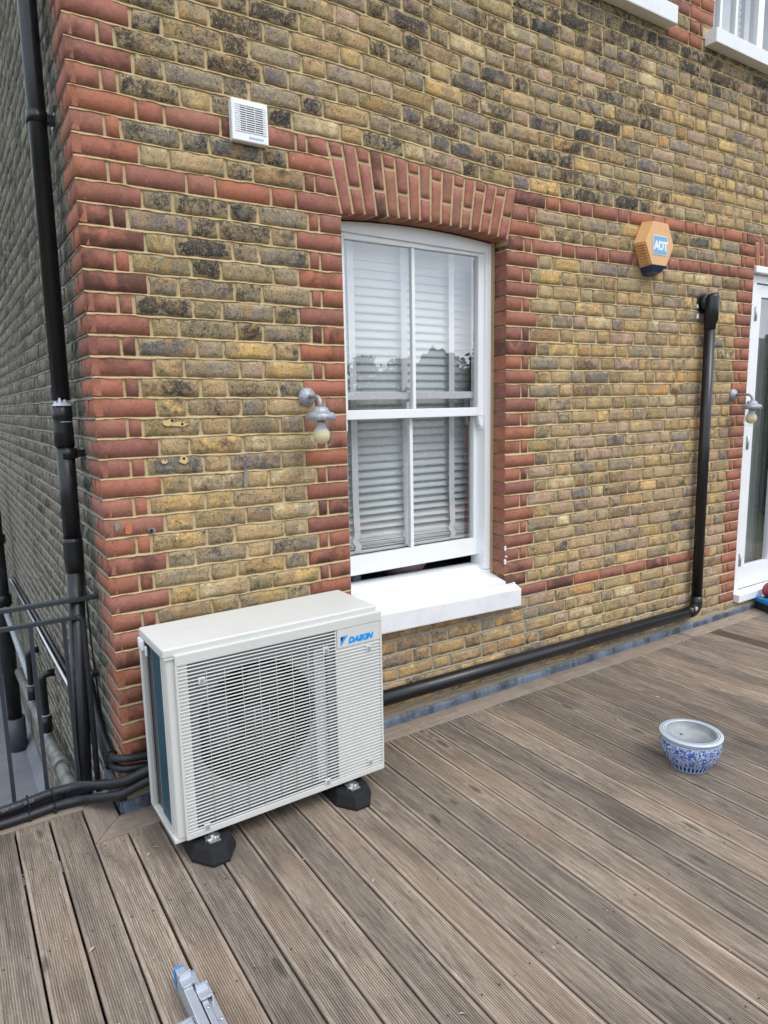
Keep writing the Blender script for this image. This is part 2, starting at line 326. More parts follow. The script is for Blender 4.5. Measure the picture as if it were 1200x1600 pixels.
def brick(kind, quad, w0, w1, mp, nx=6, nz=2, jit=.0040, relief=.0011, ch=.0024, col=None, dark=None, lime=None, flip=False, keep=None):
    """quad (u,v) bl,br,tr,tl ; front at w0, back at w1 (w is outward) ; mp maps (u,v,w) to world"""
    rf = .35 if kind.startswith('red') else 1.0
    bl, br_, tr, tl = [Vector(q) for q in quad]
    cu = (bl + br_ + tr + tl) / 4
    def P(s, t): return (bl * (1 - s) + br_ * s) * (1 - t) + (tl * (1 - s) + tr * s) * t
    out = rnd.uniform(-.0015, .002) * (1 if rf == 1 else .6)
    ti = rnd.uniform(-.0012, .0012)
    vs = []; idx = {}
    for j in range(nz + 1):
        for i in range(nx + 1):
            p = P(i / nx, j / nz); d = (p - cu); Ls = (br_ - bl).length; Hs = (tl - bl).length
            e = Vector((d.x * (1 - 2 * ch / Ls), d.y * (1 - 2 * ch / Hs))) + cu
            onb = i in (0, nx) or j in (0, nz)
            ex = rnd.uniform(-jit, jit) * rf; ez = rnd.uniform(-jit, jit) * rf
            idx[i, j] = len(vs); vs.append((e.x + ex, e.y + ez, w0 + out + ti * (i / nx - .5) + (rnd.uniform(-relief, relief) * rf) - (.0008 if onb else 0)))
    fs = [(idx[i, j], idx[i + 1, j], idx[i + 1, j + 1], idx[i, j + 1]) for i in range(nx) for j in range(nz)]
    ring = [(i, 0) for i in range(nx)] + [(nx, j) for j in range(nz)] + [(i, nz) for i in range(nx, 0, -1)] + [(0, j) for j in range(nz, 0, -1)]
    n = len(ring); r0 = len(vs)
    for (i, j) in ring:
        p = P(i / nx, j / nz); a = vs[idx[i, j]]
        corner = (i in (0, nx)) and (j in (0, nz))
        sh = (.0022 * rnd.random() + .0006) if corner and rf == 1 else 0
        d = (cu - p).normalized() * sh
        vs.append((p.x + (a[0] - p.x) * .55 + d.x, p.y + (a[1] - p.y) * .55 + d.y, w0 - .0050))
    r1 = len(vs)
    for (i, j) in ring:
        p = P(i / nx, j / nz); vs.append((p.x, p.y, w1))
    for k in range(n):
        a, b = ring[k], ring[(k + 1) % n]
        fs.append((idx[a], r0 + k, r0 + (k + 1) % n, idx[b])); fs.append((r0 + k, r1 + k, r1 + (k + 1) % n, r0 + (k + 1) % n))
    W_ = [mp(*v) for v in vs]; nf = nx * nz; edge_ = [1.0 if (k < (nx + 1) * (nz + 1) and (k % (nx + 1) in (0, nx) or k // (nx + 1) in (0, nz))) else (1.0 if k >= (nx + 1) * (nz + 1) else 0.0) for k in range(len(vs))]
    c3 = Vector(mp(cu.x, cu.y, w0))
    if flip: fs = [f[::-1] for f in fs]
    if col is None: col, dk = stock_col(cu.x, cu.y); dark = dk if dark is None else dark
    if dark is None: dark = rnd.uniform(0, .5) if not kind.startswith('red') else rnd.choice([rnd.uniform(0, .35), rnd.uniform(0, .35), rnd.uniform(.3, .75)])
    if lime is None: lime = rnd.uniform(0, 1)
    cs = [screen(mp(q[0], q[1], w0)) for q in quad]
    area = 0
    if all(cs):
        xs = [c[0] for c in cs]; ys = [c[1] for c in cs]
        if max(xs) > -20 and min(xs) < 1220 and max(ys) > -20 and min(ys) < 1620:
            area = abs(sum(xs[i] * ys[(i + 1) % 4] - xs[(i + 1) % 4] * ys[i] for i in range(4))) / 2
    BR.append(dict(kind=kind, v=W_, f=fs, col=col, par=(dark, lime, rnd.random()), area=area, c=c3, nf=nf, e=edge_))
def red_col():
    b = rnd.choice(RED); f = rnd.uniform(.9, 1.12); return tuple(c * f for c in b)
MF = lambda u, v, w: (u, -w, v)
MLW = lambda u, v, w: (-w, u, v)
JT = .0050
def fq(u0, u1, c, s0=0, s1=0):   # front-wall quad from u0..u1 in course c; s0,s1: skew of left/right ends (x added at top)
    h = .0040
    j = lambda: rnd.uniform(-.0014, .0014)
    return [(u0, zj(c, u0) + h + j()), (u1, zj(c, u1) + h + j()), (u1 + s1, zj(c + 1, u1) - h + j()), (u0 + s0, zj(c + 1, u0) - h + j())]
def front(u0, u1, c, red=False, depth=.05, dark=None, lime=None, col=None, s0=0, s1=0):
    nx = max(2, round((u1 - u0) / .036)); 
    brick('red_brick' if red else 'brick', fq(u0 + (JT if abs(u0 - XR) > 1e-4 and not (s0 and depth > .09) else 0), u1 - JT, c, s0, s1), 0, -depth, MF, nx=nx, nz=3 if not red else 2, ch=.0022 if not red else .0018, col=col or (red_col() if red else None), dark=dark, lime=lime)
def fill(u0, u1, c, start='S', redall=False, redset=None):
    """yellow flemish fill between u0,u1"""
    seq = []; x = 0; t = start; Lx = u1 - u0
    while x < Lx - .06:
        w = rnd.uniform(.216, .232) if t == 'S' else rnd.uniform(.104, .120)
        if u0 > 2.0 and t == 'S' and rnd.random() < .12: w = rnd.uniform(.15, .19)
        seq.append(w); x += w; t = 'H' if t == 'S' else 'S'
    k = Lx / x; a = u0
    for w in seq:
        b = a + w * k; front(a, b, c, red=redall); a = b
archL = lambda z: XL + .002 - max(0, (z - 2.385)) * (.064 / .275)
archR = lambda z: XR + .008 + max(0, (z - 2.385)) * (.062 / .275)
CTOP = 54; QC = {}
darkq = {26: .8, 25: .7, 23: .8, 22: .55, 21: .4, 9: .55}
for c in range(-4, CTOP):
    zc = Z0 + .075 * c + .0375
    odd = c % 2 == 1
    if c <= -3:   # cement plinth zone, bricks smeared over
        pass
    dq = darkq.get(c); qc = red_col(); QC[c] = (qc, dq)
    # --- corner quoin
    if odd:
        brick('red_brick', fq(-.0, .225 - JT, c), 0, -.006, MF, nx=6, col=qc, dark=dq, ch=.0012)
        a = .225
    else:
        brick('red_brick', fq(-.0, .1125 - JT, c), 0, -.006, MF, nx=3, col=qc, dark=dq, ch=.0012)
        front(.1125, .1125 + .056, c, red=True, dark=dq); a = .1685
    inwin = 5 <= c < 28
    inarch = 28 <= c < 32
    band = c in (28, 31)
    if inwin or inarch:
        if inarch:
            zb, zt = zj(c, XL), zj(c + 1, XL); xe = archL(zb); sk = archL(zt) - archL(zb)
        else: xe, sk = XL, 0
        if odd:  # S H S H S C H
            units = [('H', .1125), ('S', .225), ('H', .1125), ('S', .225), ('C', .052), ('H', .1115)]
        else:    # H C S H S H S
            units = [('S', .225), ('H', .1125), ('S', .225), ('H', .1125), ('S', .2205)]
        if inarch and not odd and c == 30: units = [('S', .225), ('H', .1125), ('S', .225), ('H', .1125), ('S', .2205)]
        tot = sum(u[1] for u in units); k = (xe - a) / tot
        nred = 2 if odd else 1
        for i, (t, w) in enumerate(units):
            w = w * k; w2 = w + (rnd.uniform(-.006, .006) if i < len(units) - nred - 1 else 0)
            last = i == len(units) - 1
            isred = band or i >= len(units) - nred
            b = xe if last else a + w2
            front(a, b, c, red=isred, depth=.1 if last else .05, s1=sk if last else 0); a = b
            k = (xe - a) / max(1e-6, sum(u[1] for u in units[i + 1:])) if not last else k
        # --- right of window
        if inarch:
            zb, zt = zj(c, XR), zj(c + 1, XR); xs = archR(zb); sk = archR(zt) - archR(zb)
        else: xs, sk = XR, 0
        a = xs
        if odd: front(a, a + .225, c, red=True, depth=.1, s0=sk); a += .225
        else:
            front(a, a + .115, c, red=True, depth=.1, s0=sk); a += .115; front(a, a + .056, c, red=True); a += .056
        if odd: fill(a, XD - .172, c, 'H', redall=band)
        else: fill(a, XD - .2, c, 'S', redall=band)
        if odd: front(XD - .172, XD - .118, c, red=True); front(XD - .118, XD, c, red=True, depth=.1)
        else: front(XD - .2, XD, c, red=True, depth=.1)
    elif c < 5:
        if c >= 3:
            fill(a, XL + .02, c, 'H' if odd else 'S'); a = XL + .02
            if c == 3:
                fill(a, 2.03, c, 'S'); a = 2.03
                front(a, a + .095, c, red=True); a += .095
                while a < 3.80: front(a, a + .228, c, red=True); a += .228
                front(a, a + .11, c); a += .11; fill(a, XD - .172, c, 'H')
            else:
                front(2.021, 2.19, c, red=True, dark=.95); front(2.19, 2.30, c); fill(2.30, XD - .2, c, 'S')
        else:
            fill(a, XD - (.172 if odd else .2), c, 'H' if odd else 'S')
        if c >= -2:
            if odd: front(XD - .172, XD - .118, c, red=True); front(XD - .118, XD, c, red=True, depth=.1)
            else: front(XD - .2, XD, c, red=True, depth=.1)
        else: fill(XD - .18, XD, c, 'H')
    else:
        xw = 3.700
        if c < 45: fill(a, 5.7, c, 'H' if odd else 'S')
        else:
            fill(a, 3.235, c, 'H' if odd else 'S')
            if odd: front(3.235, 3.46, c, red=True, lime=.9); front(3.46, 3.595 if c < 47 else 3.70, c, red=True, depth=.05 if c < 47 else .1)
            else:
                front(3.235, 3.345, c, red=True); front(3.345, 3.46, c); front(3.46, 3.56, c, red=True)
                if c >= 47: front(3.56, 3.70, c, red=True, depth=.1)
                else: front(3.56, 3.60, c, red=True)
            if c < 46: fill(3.6, 5.7, c, 'S')
# wall beyond the door above its arch
# --- window arch voussoirs
def arch(x0, x1, xt0, xt1, zs, ztop, rise, n, name='red_brick'):
    w_ = x1 - x0; 
    def sof(x): t = (x - x0) / w_ * 2 - 1; return zs + rise * (1 - t * t)
    for i in range(n):
        def X(f, z0_, z): return f
        fa, fb = i / n, (i + 1) / n
        def line(f):   # bottom and top point
            xb = x0 + (x1 - x0) * f; xt = xt0 + (xt1 - xt0) * f; return (xb, sof(xb)), (xt, (zj(32, xt) - .004) if ztop > 0 else -ztop)
        (ab, at), (bb, bt) = line(fa), line(fb)
        def pt(b, t, s): return (b[0] + (t[0] - b[0]) * s, b[1] + (t[1] - b[1]) * s)
        cut = .78 if i % 2 == 0 else .39
        if i == n - 1: cut = .42
        g = .0042; gx = .0045
        cut += rnd.uniform(-.02, .02)
        for (s0, s1) in ((0.0, cut), (cut, 1.0)):
            e0 = .0 if s0 == 0 else .018; e1 = .016 if s1 < 1 else .012
            q = [pt(ab, at, s0 + e0), pt(bb, bt, s0 + e0), pt(bb, bt, s1 - e1), pt(ab, at, s1 - e1)]
            q = [(q[0][0] + gx, q[0][1]), (q[1][0] - gx, q[1][1]), (q[2][0] - gx, q[2][1]), (q[3][0] + gx, q[3][1])]
            brick('arch_brick', q, .0, -.1, MF, nx=2, nz=5 if s1 - s0 > .5 else 3, jit=.0008, relief=.0006, ch=.003, col=(rnd.uniform(.35, .40), rnd.uniform(.145, .17), rnd.uniform(.10, .125)), dark=rnd.choice([0, .1, .2, .2, .8 if rnd.random() < .2 else .2]), lime=0)
ZARCH = zj(32, 1.5) - .012
arch(XL, XR, archL(2.66), archR(2.66), 2.392, ZARCH, .024, 16)
# door arch (only its left end is in view)
DX0, DX1 = XD, XD + 1.10
arch(DX0 + .01, DX1, DX0 - .03, DX1 + .04, 2.455, ZARCH - .02, .03, 18)
for c in range(-4, 32):      # wall right of the door
    fill(DX1 + .05, 5.9, c, 'S' if c % 2 else 'H')
# --- left (side) wall
def lq(u0, u1, c):
    j = lambda: rnd.uniform(-.0016, .0016); h = .006
    return [(u0, Z0 + .075 * c + dev(c, 0) + h + j()), (u1, Z0 + .075 * c + dev(c, 0) + h + j()), (u1, Z0 + .075 * (c + 1) + dev(c + 1, 0) - h + j()), (u0, Z0 + .075 * (c + 1) + dev(c + 1, 0) - h + j())]
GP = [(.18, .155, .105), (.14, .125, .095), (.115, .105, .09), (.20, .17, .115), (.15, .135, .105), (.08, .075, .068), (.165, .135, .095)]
def side(u0, u1, c, red=False, col=None):
    far = u0 > 3.0
    nx = 1 if far else max(2, round((u1 - u0) / .05))
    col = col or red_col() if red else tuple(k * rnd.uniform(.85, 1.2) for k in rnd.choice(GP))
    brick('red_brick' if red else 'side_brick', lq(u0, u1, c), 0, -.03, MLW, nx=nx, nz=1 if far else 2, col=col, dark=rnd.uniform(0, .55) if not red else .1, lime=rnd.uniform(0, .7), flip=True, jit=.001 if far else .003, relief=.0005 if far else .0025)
for c in range(-27, CTOP):
    odd = c % 2 == 1
    if c >= -6:
        qq = QC.get(c, (None,))[0]
        if odd: side(0, .1025, c, True, qq); side(.115, .165, c, True); u = .177
        else: side(0, .215, c, True, qq); u = .227
    else: u = 0
    t = 'H' if not odd else 'S'; far_lim = 9.0
    while u < far_lim:
        w = rnd.uniform(.205, .22) if t == 'S' else rnd.uniform(.095, .11)
        side(u, u + w, c); u += w + .0125
        t = 'H' if t == 'S' else ('S' if rnd.random() < .8 else 'H')
# --- build brick objects
def set_attr(me, name, arr):
    a = me.attributes.new(name, 'FLOAT_COLOR', 'POINT'); a.data.foreach_set('color', np.asarray(arr, dtype=np.float32).ravel())
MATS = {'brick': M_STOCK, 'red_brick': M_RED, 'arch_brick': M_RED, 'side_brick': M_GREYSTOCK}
for kind in MATS:
    B = sorted([b for b in BR if b['kind'] == kind], key=lambda b: -b['area'])
    single = [b for b in B[:298] if b['area'] > 60]; rest = B[len(single):]
    for b in single:
        me = bpy.data.meshes.new(kind); c = b['c']; me.from_pydata([(v[0] - c.x, v[1] - c.y, v[2] - c.z) for v in b['v']], [], b['f'])
        n = len(b['v']); set_attr(me, 'bcol', [(*b['col'], e) for e in b['e']]); set_attr(me, 'bpar', [(*b['par'], 1)] * n)
        me.materials.append(MATS[kind]); me.polygons.foreach_set('use_smooth', [k < b['nf'] for k in range(len(b['f']))])
        o = bpy.data.objects.new(kind, me); COL.objects.link(o); o.location = c; o.parent = house
    if rest:
        V = []; F = []; A = []; Bp = []; SM = []
        for b in rest:
            n = len(V); V += b['v']; F += [tuple(i + n for i in f) for f in b['f']]; A += [(*b['col'], e) for e in b['e']]; SM += [k < b['nf'] for k in range(len(b['f']))]; Bp += [(*b['par'], 1)] * len(b['v'])
        me = bpy.data.meshes.new(kind + 'work'); me.from_pydata(V, [], F); set_attr(me, 'bcol', A); set_attr(me, 'bpar', Bp)
        me.materials.append(MATS[kind]); me.polygons.foreach_set('use_smooth', SM)
        o = bpy.data.objects.new({'brick': 'distant_brickwork', 'red_brick': 'distant_red_brickwork', 'arch_brick': 'distant_arch_brickwork', 'side_brick': 'side_brickwork'}[kind], me); COL.objects.link(o); o.parent = house; o['kind'] = 'stuff'

# --- mortar beds (slabs with openings)
def soff(x): t = (x - XL) / (XR - XL) * 2 - 1; return 2.392 + .024 * (1 - t * t)
YM = .0055
mb = MB()
def slab(x0, x1, z0, z1, y0=YM, y1=.098): mb.box(x0, x1, y0, y1, z0, z1)
slab(.099, XL - .003, -.3, 4.4); mb.box(.0060, .0985, YM, .0200, -.3, 4.4); slab(XL - .003, XR + .0105, -.3, .53)
n = 16; poly = [(XL - .003 + (XR - XL + .0135) * i / n, soff(XL + (XR - XL) * i / n) + .003) for i in range(n + 1)] + [(XR + .0105, 4.4), (XL - .003, 4.4)]
mb.prism(poly[::-1], YM, .098)
slab(XR + .0105, XD - .003, -.3, 3.73); slab(XR + .0105, 3.697, 3.73, 4.4)
slab(XD - .003, DX1 + .003, 2.47, 3.73); slab(XD - .003, DX1 + .003, -.3, .075); slab(DX1 + .003, 6.0, -.3, 3.73); slab(4.9, 6.0, 3.73, 4.4)
mb.build('mortar_bed', M_MORTAR, house)
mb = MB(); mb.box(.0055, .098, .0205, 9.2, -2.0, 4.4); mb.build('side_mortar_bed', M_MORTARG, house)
# weather-struck bed joints: flush at the foot, tucked in under the brick above
def joints(name, mat, spans, mp, zf, seed, step=.018, flip=False):
    r2 = random.Random(seed); V = []; F = []
    for (j, u0, u1) in spans:
        n = max(2, int((u1 - u0) / step)); b = len(V); w1 = w2 = 0
        for i in range(n + 1):
            u = u0 + (u1 - u0) * i / n; z = zf(j, u); w1 = w1 * .6 + r2.uniform(-.0030, .0030); w2 = w2 * .5 + r2.uniform(-.0014, .0014)
            V += [mp(u, z - .0064 + w1, -.006), mp(u, z - .0046 + w1, .0006 + r2.uniform(-.0006, .0012)), mp(u, z - .001 + w1 * .5, -.0002 + r2.uniform(-.0006, .0006)), mp(u, z + .0036 + w2, -.0062), mp(u, z + .0065 + w2, -.0098)]
        F += [((b + i * 5 + k, b + (i + 1) * 5 + k, b + (i + 1) * 5 + k + 1, b + i * 5 + k + 1)) for i in range(n) for k in range(4)]
    if flip: F = [f[::-1] for f in F]
    me = bpy.data.meshes.new(name); me.from_pydata(V, [], F); me.shade_smooth(); o = link(name, me, mat, house); o['kind'] = 'stuff'
sp = []
for j in range(-3, CTOP + 1):
    if 6 <= j <= 31:
        zz_ = zj(j, XL); sp.append((j, 0.001, XL - .004 if j <= 28 else archL(zz_) - .003)); zz_ = zj(j, XR); sp.append((j, XR if j <= 28 else archR(zz_) + .003, XD))
    elif j == 5: sp += [(j, .001, XL - .004), (j, XR, XD)]
    elif j < 5: sp.append((j, .001, XD))
    elif j < 46: sp.append((j, .001, 5.6))
    else: sp.append((j, .001, 3.70))
joints('bed_joint', M_MORTAR, [q for q in sp if q[0] > 3 or False], MF, zj, 5)
lo = [q for q in sp if q[0] <= 3]
joints('bed_joint', M_MORTAR, [(j, a, 1.02) for j, a, b in lo] + [(j, 2.36, b) for j, a, b in lo], MF, zj, 6); joints('patched_joint', M_MORTARP, [(j, 1.02, 2.36) for j, a, b in lo], MF, zj, 7)
joints('side_joint', M_MORTARG, [(j, 0.001, 5.0) for j in range(-26, CTOP + 1)], MLW, lambda j, u: Z0 + .075 * j + dev(j, 0), 8, step=.05, flip=True)
mb = MB(); mb.box(1.03, 2.36, YM - .0022, YM + .01, -.05, .50); mb.build('patched_mortar_bed', M_MORTARP, house)
# splayed cement plinth above the flashing
mb = MB(); N_ = 60
vs = []; 
for i in range(N_ + 1):
    x = .0 + 5.6 * i / N_; zt = .062 + rnd.uniform(-.008, .010) - .014 * (x / 4.3); vs += [(x, -.0005, zt + .006), (x, -.013, zt - .006), (x, -.016, .0), (x, -.016, -.06)]
fs = [(i * 4 + k, (i + 1) * 4 + k, (i + 1) * 4 + k + 1, i * 4 + k + 1) for i in range(N_) for k in range(3)]
mb.add(vs, fs, True); mb.build('cement_plinth', mortar_mat('cement_render', (.26, .22, .155), (.32, .275, .19), (.18, .15, .11)), house)
# lead flashing, in lapped lengths with a wavy top edge
xs = [-.02, .42, 1.02, 1.62, 2.24, 2.86, 3.46, 3.96, 4.34, 4.95, 5.6]
for a, b in zip(xs, xs[1:]):
    mb = MB(); n = 24; vs = []
    for i in range(n + 1):
        x = a + (b - a + .012) * i / n; zt = .048 - .012 * (x / 4.3) + .0035 * math.sin(x * 19) + rnd.uniform(-.002, .002); o_ = -.0185 - (.003 if i > n - 2 else 0) - rnd.random() * .0012
        vs += [(x, -.0165, zt + .002), (x, o_ - .001, zt), (x, o_ - .003, .022), (x, o_ - .004, -.004), (x, o_ - .004, -.03)]
    mb.add(vs, [(i * 5 + k, (i + 1) * 5 + k, (i + 1) * 5 + k + 1, i * 5 + k + 1) for i in range(n) for k in range(4)], True); mb.build('lead_flashing', M_LEAD, house)
mb = MB(); mb.box(-.03, -.005, -.014, .30, -.06, .050, .002); mb.box(-.032, -.004, -.0215, .06, .010, .018); mb.build('side_flashing', M_LEAD, house)

# ------------------------------------------------------------------ rooms behind the openings
M_ROOM = paint_mat('room_wall_paint', (.16, .15, .14), .8, .2); M_ROOMF = new_mat('room_floor', (.10, .075, .055), .6)
def room(x0, x1, z0, z1, y0=.30, y1=2.6):
    mb = MB()
    mb.add([(x0, y0, z0), (x1, y0, z0), (x1, y1, z0), (x0, y1, z0), (x0, y0, z1), (x1, y0, z1), (x1, y1, z1), (x0, y1, z1)], [(0, 1, 2, 3), (4, 7, 6, 5), (0, 3, 7, 4), (1, 5, 6, 2), (3, 2, 6, 7)])
    return mb
room(.5, 3.0, -.1, 2.7, .16).build('room_interior', M_ROOM, house); room(3.9, 5.8, -.05, 2.7, .16).build('room_interior', M_ROOM, house)
# inner lining wall so rooms are closed in front
mb = MB(); mb.box(.10, XL - .01, .10, .158, -.3, 4.4); mb.box(XR + .02, XD - .02, .10, .158, -.3, 3.6); mb.box(XL - .01, XR + .02, .10, .158, -.3, .50); mb.box(XL - .01, XR + .02, .10, .158, 2.45, 4.4)
mb.box(XD - .02, DX1 + .02, .10, .158, 2.52, 3.6); mb.box(DX1 + .02, 6, .10, .158, -.3, 3.6); mb.build('inner_lining', M_ROOM, house)

# ------------------------------------------------------------------ sash window
win = MB()
FY0, FY1 = .098, .215
ZS = .655
def segtop(x, off): return soff(x) - off
# box frame: jambs and curved head
win.box(XL - .0, XL + .048, FY0, FY1, .70, 2.395, .003); win.box(XR - .052, XR - .014, FY0, FY1, .67, 2.375, .003)
n = 14; poly = [(XL + .001 + (XR - XL - .016) * i / n, segtop(XL + (XR - XL) * i / n, .006)) for i in range(n + 1)] + [(XR - .015, 2.338), (XL + .001, 2.352)]
win.prism(poly[::-1], FY0 + .001, FY1 - .002)
window = win.build('sash_window', M_WHITE, house)
mb = MB(); mb.box(XR - .014, XR - .0, .088, .112, .62, 2.395); mb.build('sealant_strip', mortar_mat('window_sealant', (.42, .33, .19), (.36, .28, .16), (.5, .4, .25)), window)
def sash(name, y0, y1, zb0, zb1, zt0, zt1, xl, xr, st, horn=False):
    mb = MB()
    mb.box(xl, xl + st, y0, y1, zb0, zt1, .003); mb.box(xr - st, xr, y0, y1, zb0, zt1, .003)
    mb.box(xl + st, xr - st, y0 + .001, y1 - .001, zb0, zb1, .003); mb.box(xl + st, xr - st, y0 + .001, y1 - .001, zt0, zt1, .003)
    xm = (xl + xr) / 2 - .012; mb.box(xm - .0095, xm + .0095, y0 + .004, y1 - .004, zb1, zt0, .004)
    if horn:
        for sx, d in ((xr - st + .002, 1), (xl, 1)):
            pf = [(0, 0), (st - .004, 0), (st - .004, -.045), (st - .012, -.075), (st - .016, -.055), (st - .028, -.05), (st - .034, -.02)]
            mb.prism([(sx + x, zb0 + z) for x, z in pf][::-1], y0 + .003, y1 - .006)
    o = mb.build(name, M_WHITE, window)
    for a, b in ((xl + st, xm - .0095), (xm + .0095, xr - st)):
        g = MB(); yy = (y0 + y1) / 2; g.add([(a, yy, zb1), (b, yy, zb1), (b, yy, zt0), (a, yy, zt0)], [(0, 1, 2, 3)]); g.build('glass_pane', M_GLASS, window)
    return o
sash('upper_sash', .112, .146, 1.512, 1.556, 2.322, 2.372, XL + .030, XR - .050, .040, True)
sash('lower_sash', .152, .186, .748, .842, 1.604, 1.640, XL + .040, XR - .050, .036)
mb = MB(); mb.box(1.46, 1.50, .150, .162, 1.641, 1.651, .002); mb.lathe([(.0, 0), (.008, 0), (.009, .006), (.004, .014), (0, .016)], (1.455, .166, 1.652), seg=12); mb.lathe([(.0, 0), (.008, 0), (.009, .006), (.004, .014), (0, .016)], (1.505, .166, 1.652), seg=12)
mb.build('sash_catch', M_ZINC, window)
mb = MB(); mb.box(1.49, 1.505, .140, .150, 1.557, 1.590, .002); mb.build('sash_stop', M_WHITE, window)
# timber sill and stone sill (both part of the house)
def tilt(x): return -.026 * (x - 1.2)
mb = MB()
P = [(.215, .700), (.14, .700), (.138, .682), (.098, .676), (.096, .655), (-.018, .628), (-.020, .585), (.215, .585)]
vs = []
for x in (XL - .0, XR - .004): vs += [(x, y, z + tilt(x) * .5) for y, z in P]
k = len(P); mb.add(vs, [tuple(range(k)), tuple(range(2 * k - 1, k - 1, -1))] + [(i, (i + 1) % k, (i + 1) % k + k, i + k) for i in range(k)])
mb.build('timber_sill', M_SILL, house)
mb = MB(); nn = 14; x0, x1 = .985, 2.093; vs = []
P = [(.10, .630), (-.02, .617), (-.056, .602), (-.061, .596), (-.062, .505), (-.058, .500), (.10, .500)]
for i in range(nn + 1):
    x = x0 + (x1 - x0) * i / nn; vs += [(x + (0 if 0 < i < nn else 0), y + (rnd.uniform(-.0008, .0008)), z + tilt(x) + rnd.uniform(-.0012, .0012)) for y, z in P]
k = len(P); mb.add(vs, [tuple(range(k)), tuple(range((nn + 1) * k - 1, nn * k - 1, -1))] + [(j * k + i, j * k + (i + 1) % k, (j + 1) * k + (i + 1) % k, (j + 1) * k + i) for j in range(nn) for i in range(k)])
so_ = mb.build('stone_sill', M_SILL, house)
bv = so_.modifiers.new('bevel', 'BEVEL'); bv.width = .003; bv.segments = 2; bv.limit_method = 'ANGLE'
# flaked mortar / paint crumbs at the sill end
mb = MB()
for i in range(14):
    x = 2.03 + rnd.random() * .06; y = -.002 - rnd.random() * .02; z = .600 + tilt(x) + rnd.random() * .02; r_ = rnd.uniform(.004, .009)
    mb.box(x - r_, x + r_, y - r_, y + r_ * .6, z - r_, z + r_ * rnd.uniform(.6, 1.6), .002)
mb.build('paint_crumb', M_SILL, house)['kind'] = 'stuff'
# paint splashes on the red jamb bricks
for (x, z, h) in ((XR + .006, .798, .030), (XR + .005, .722, .034), (XR + .012, .752, .010)):
    mb = MB(); pts = [(x + .009 * math.cos(a) * rnd.uniform(.5, 1.1), z + h * .5 * math.sin(a) * rnd.uniform(.7, 1.15)) for a in [i * math.pi / 5 for i in range(10)]]; mb.prism(pts, -.0055, .0); mb.build('paint_splash', M_SILL, house)
# blind behind the window
M_SLAT = paint_mat('white_blind_slat', (.80, .86, .86), .4, .04, .05); M_TAPE = paint_mat('blind_tape', (.78, .82, .84), .8, .03, .2)
YB = .245
def slat(z, ang, dz=0, y=YB, sk=0.0):
    mb = MB(); hw = .0245; n = 4; vs = []
    xa, xb = XL + .055, XR + .04
    for x in (xa, xb):
        for i in range(n + 1):
            t = i / n * 2 - 1; u = t * hw; b = .0025 * (1 - t * t)
            vs.append((x, y + u * math.cos(ang) + b * math.sin(ang), z + (sk * (x - 1.5)) + dz * 0 + u * math.sin(ang) + b * math.cos(ang)))
    mb.add(vs, [(i, i + 1, i + n + 2, i + n + 1) for i in range(n)], True)
    o = mb.build('blind_slat', M_SLAT, window); md = o.modifiers.new('thick', 'SOLIDIFY'); md.thickness = .0022
zz = 2.33; k = 0
while zz > 1.30:
    slat(zz + rnd.uniform(-.001, .001), R(80 + rnd.uniform(-1.5, 1.5))); zz -= .0405
while zz > .925:
    f = (1.30 - zz) / .4; slat(zz + rnd.uniform(-.0015, .0015), R(76 - 42 * f + rnd.uniform(-3, 3)), sk=-.012 * f + rnd.uniform(-.006, .004) * f); zz -= .0385
for i in range(7): slat(.915 - i * .0085, R(10 + rnd.uniform(-6, 6)), y=YB + rnd.uniform(-.006, .006), sk=-.01 + rnd.uniform(-.006, .006))
mb = MB(); mb.box(XL + .06, XR - .008, YB - .026, YB + .026, .838, .852, .003); mb.build('blind_rail', M_SLAT, window)
for x in (1.225, 1.530, 1.835):
    mb = MB(); dx = rnd.uniform(-.006, .006); pts = [(x + dx * 0, 2.34), (x, 1.6), (x + dx * .5, 1.1), (x + .004, .935), (x - .010, .905), (x + .010, .875), (x - .002, .845)]
    vs = []
    for (a, z) in pts: vs += [(a - .0175, YB - .030, z), (a + .0175, YB - .030, z)]
    mb.add(vs, [(i * 2, i * 2 + 1, i * 2 + 3, i * 2 + 2) for i in range(len(pts) - 1)]); o = mb.build('blind_tape', M_TAPE, window); md = o.modifiers.new('thick', 'SOLIDIFY'); md.thickness = .001
# things just inside the sill
def m_chk():
    m = new_mat('woven_blue_cloth', (.2, .25, .35), .9); N = NT(m); ck = N.n('ShaderNodeTexChecker'); N.l(N.pos(), ck.inputs[0]); ck.inputs['Scale'].default_value = 130; ck.inputs[1].default_value = (.05, .06, .12, 1); ck.inputs[2].default_value = (.32, .38, .5, 1); N.col(ck.outputs[0]); return m
t = empty('upright_chair', (1.75, .55, .0)); tag(t, 'pale chair frame standing inside behind the raised sash', 'chair')
mb = MB(); mb.box(-.20, -.178, -.02, .0, 0, .95, .004); mb.box(.10, .122, -.02, .0, 0, .95, .004); mb.build('frame', new_mat('pale_wood', (.42, .40, .36), .5), t)
mb = MB(); mb.box(-.178, .10, -.012, .0, .62, .93, .005); mb.build('backrest', new_mat('dark_cloth', (.05, .045, .06), .8), t)
t = empty('patterned_cushion', (1.30, .36, .60)); tag(t, 'patterned blue cushion glimpsed through the gap below the sash', 'cushion')
mb = MB(); mb.box(-.035, .02, -.02, .02, -.10, .20, .012); mb.build('cover', m_chk(), t)
mb = MB(); mb.box(-.16, -.05, -.03, .02, -.10, .18, .012); mb.build('side_panel', new_mat('grey_green_cloth', (.10, .13, .13), .8), t)
t = empty('round_bowl', (1.62, .40, .62)); tag(t, 'dull pink bowl on the shelf just inside the open sash', 'bowl')
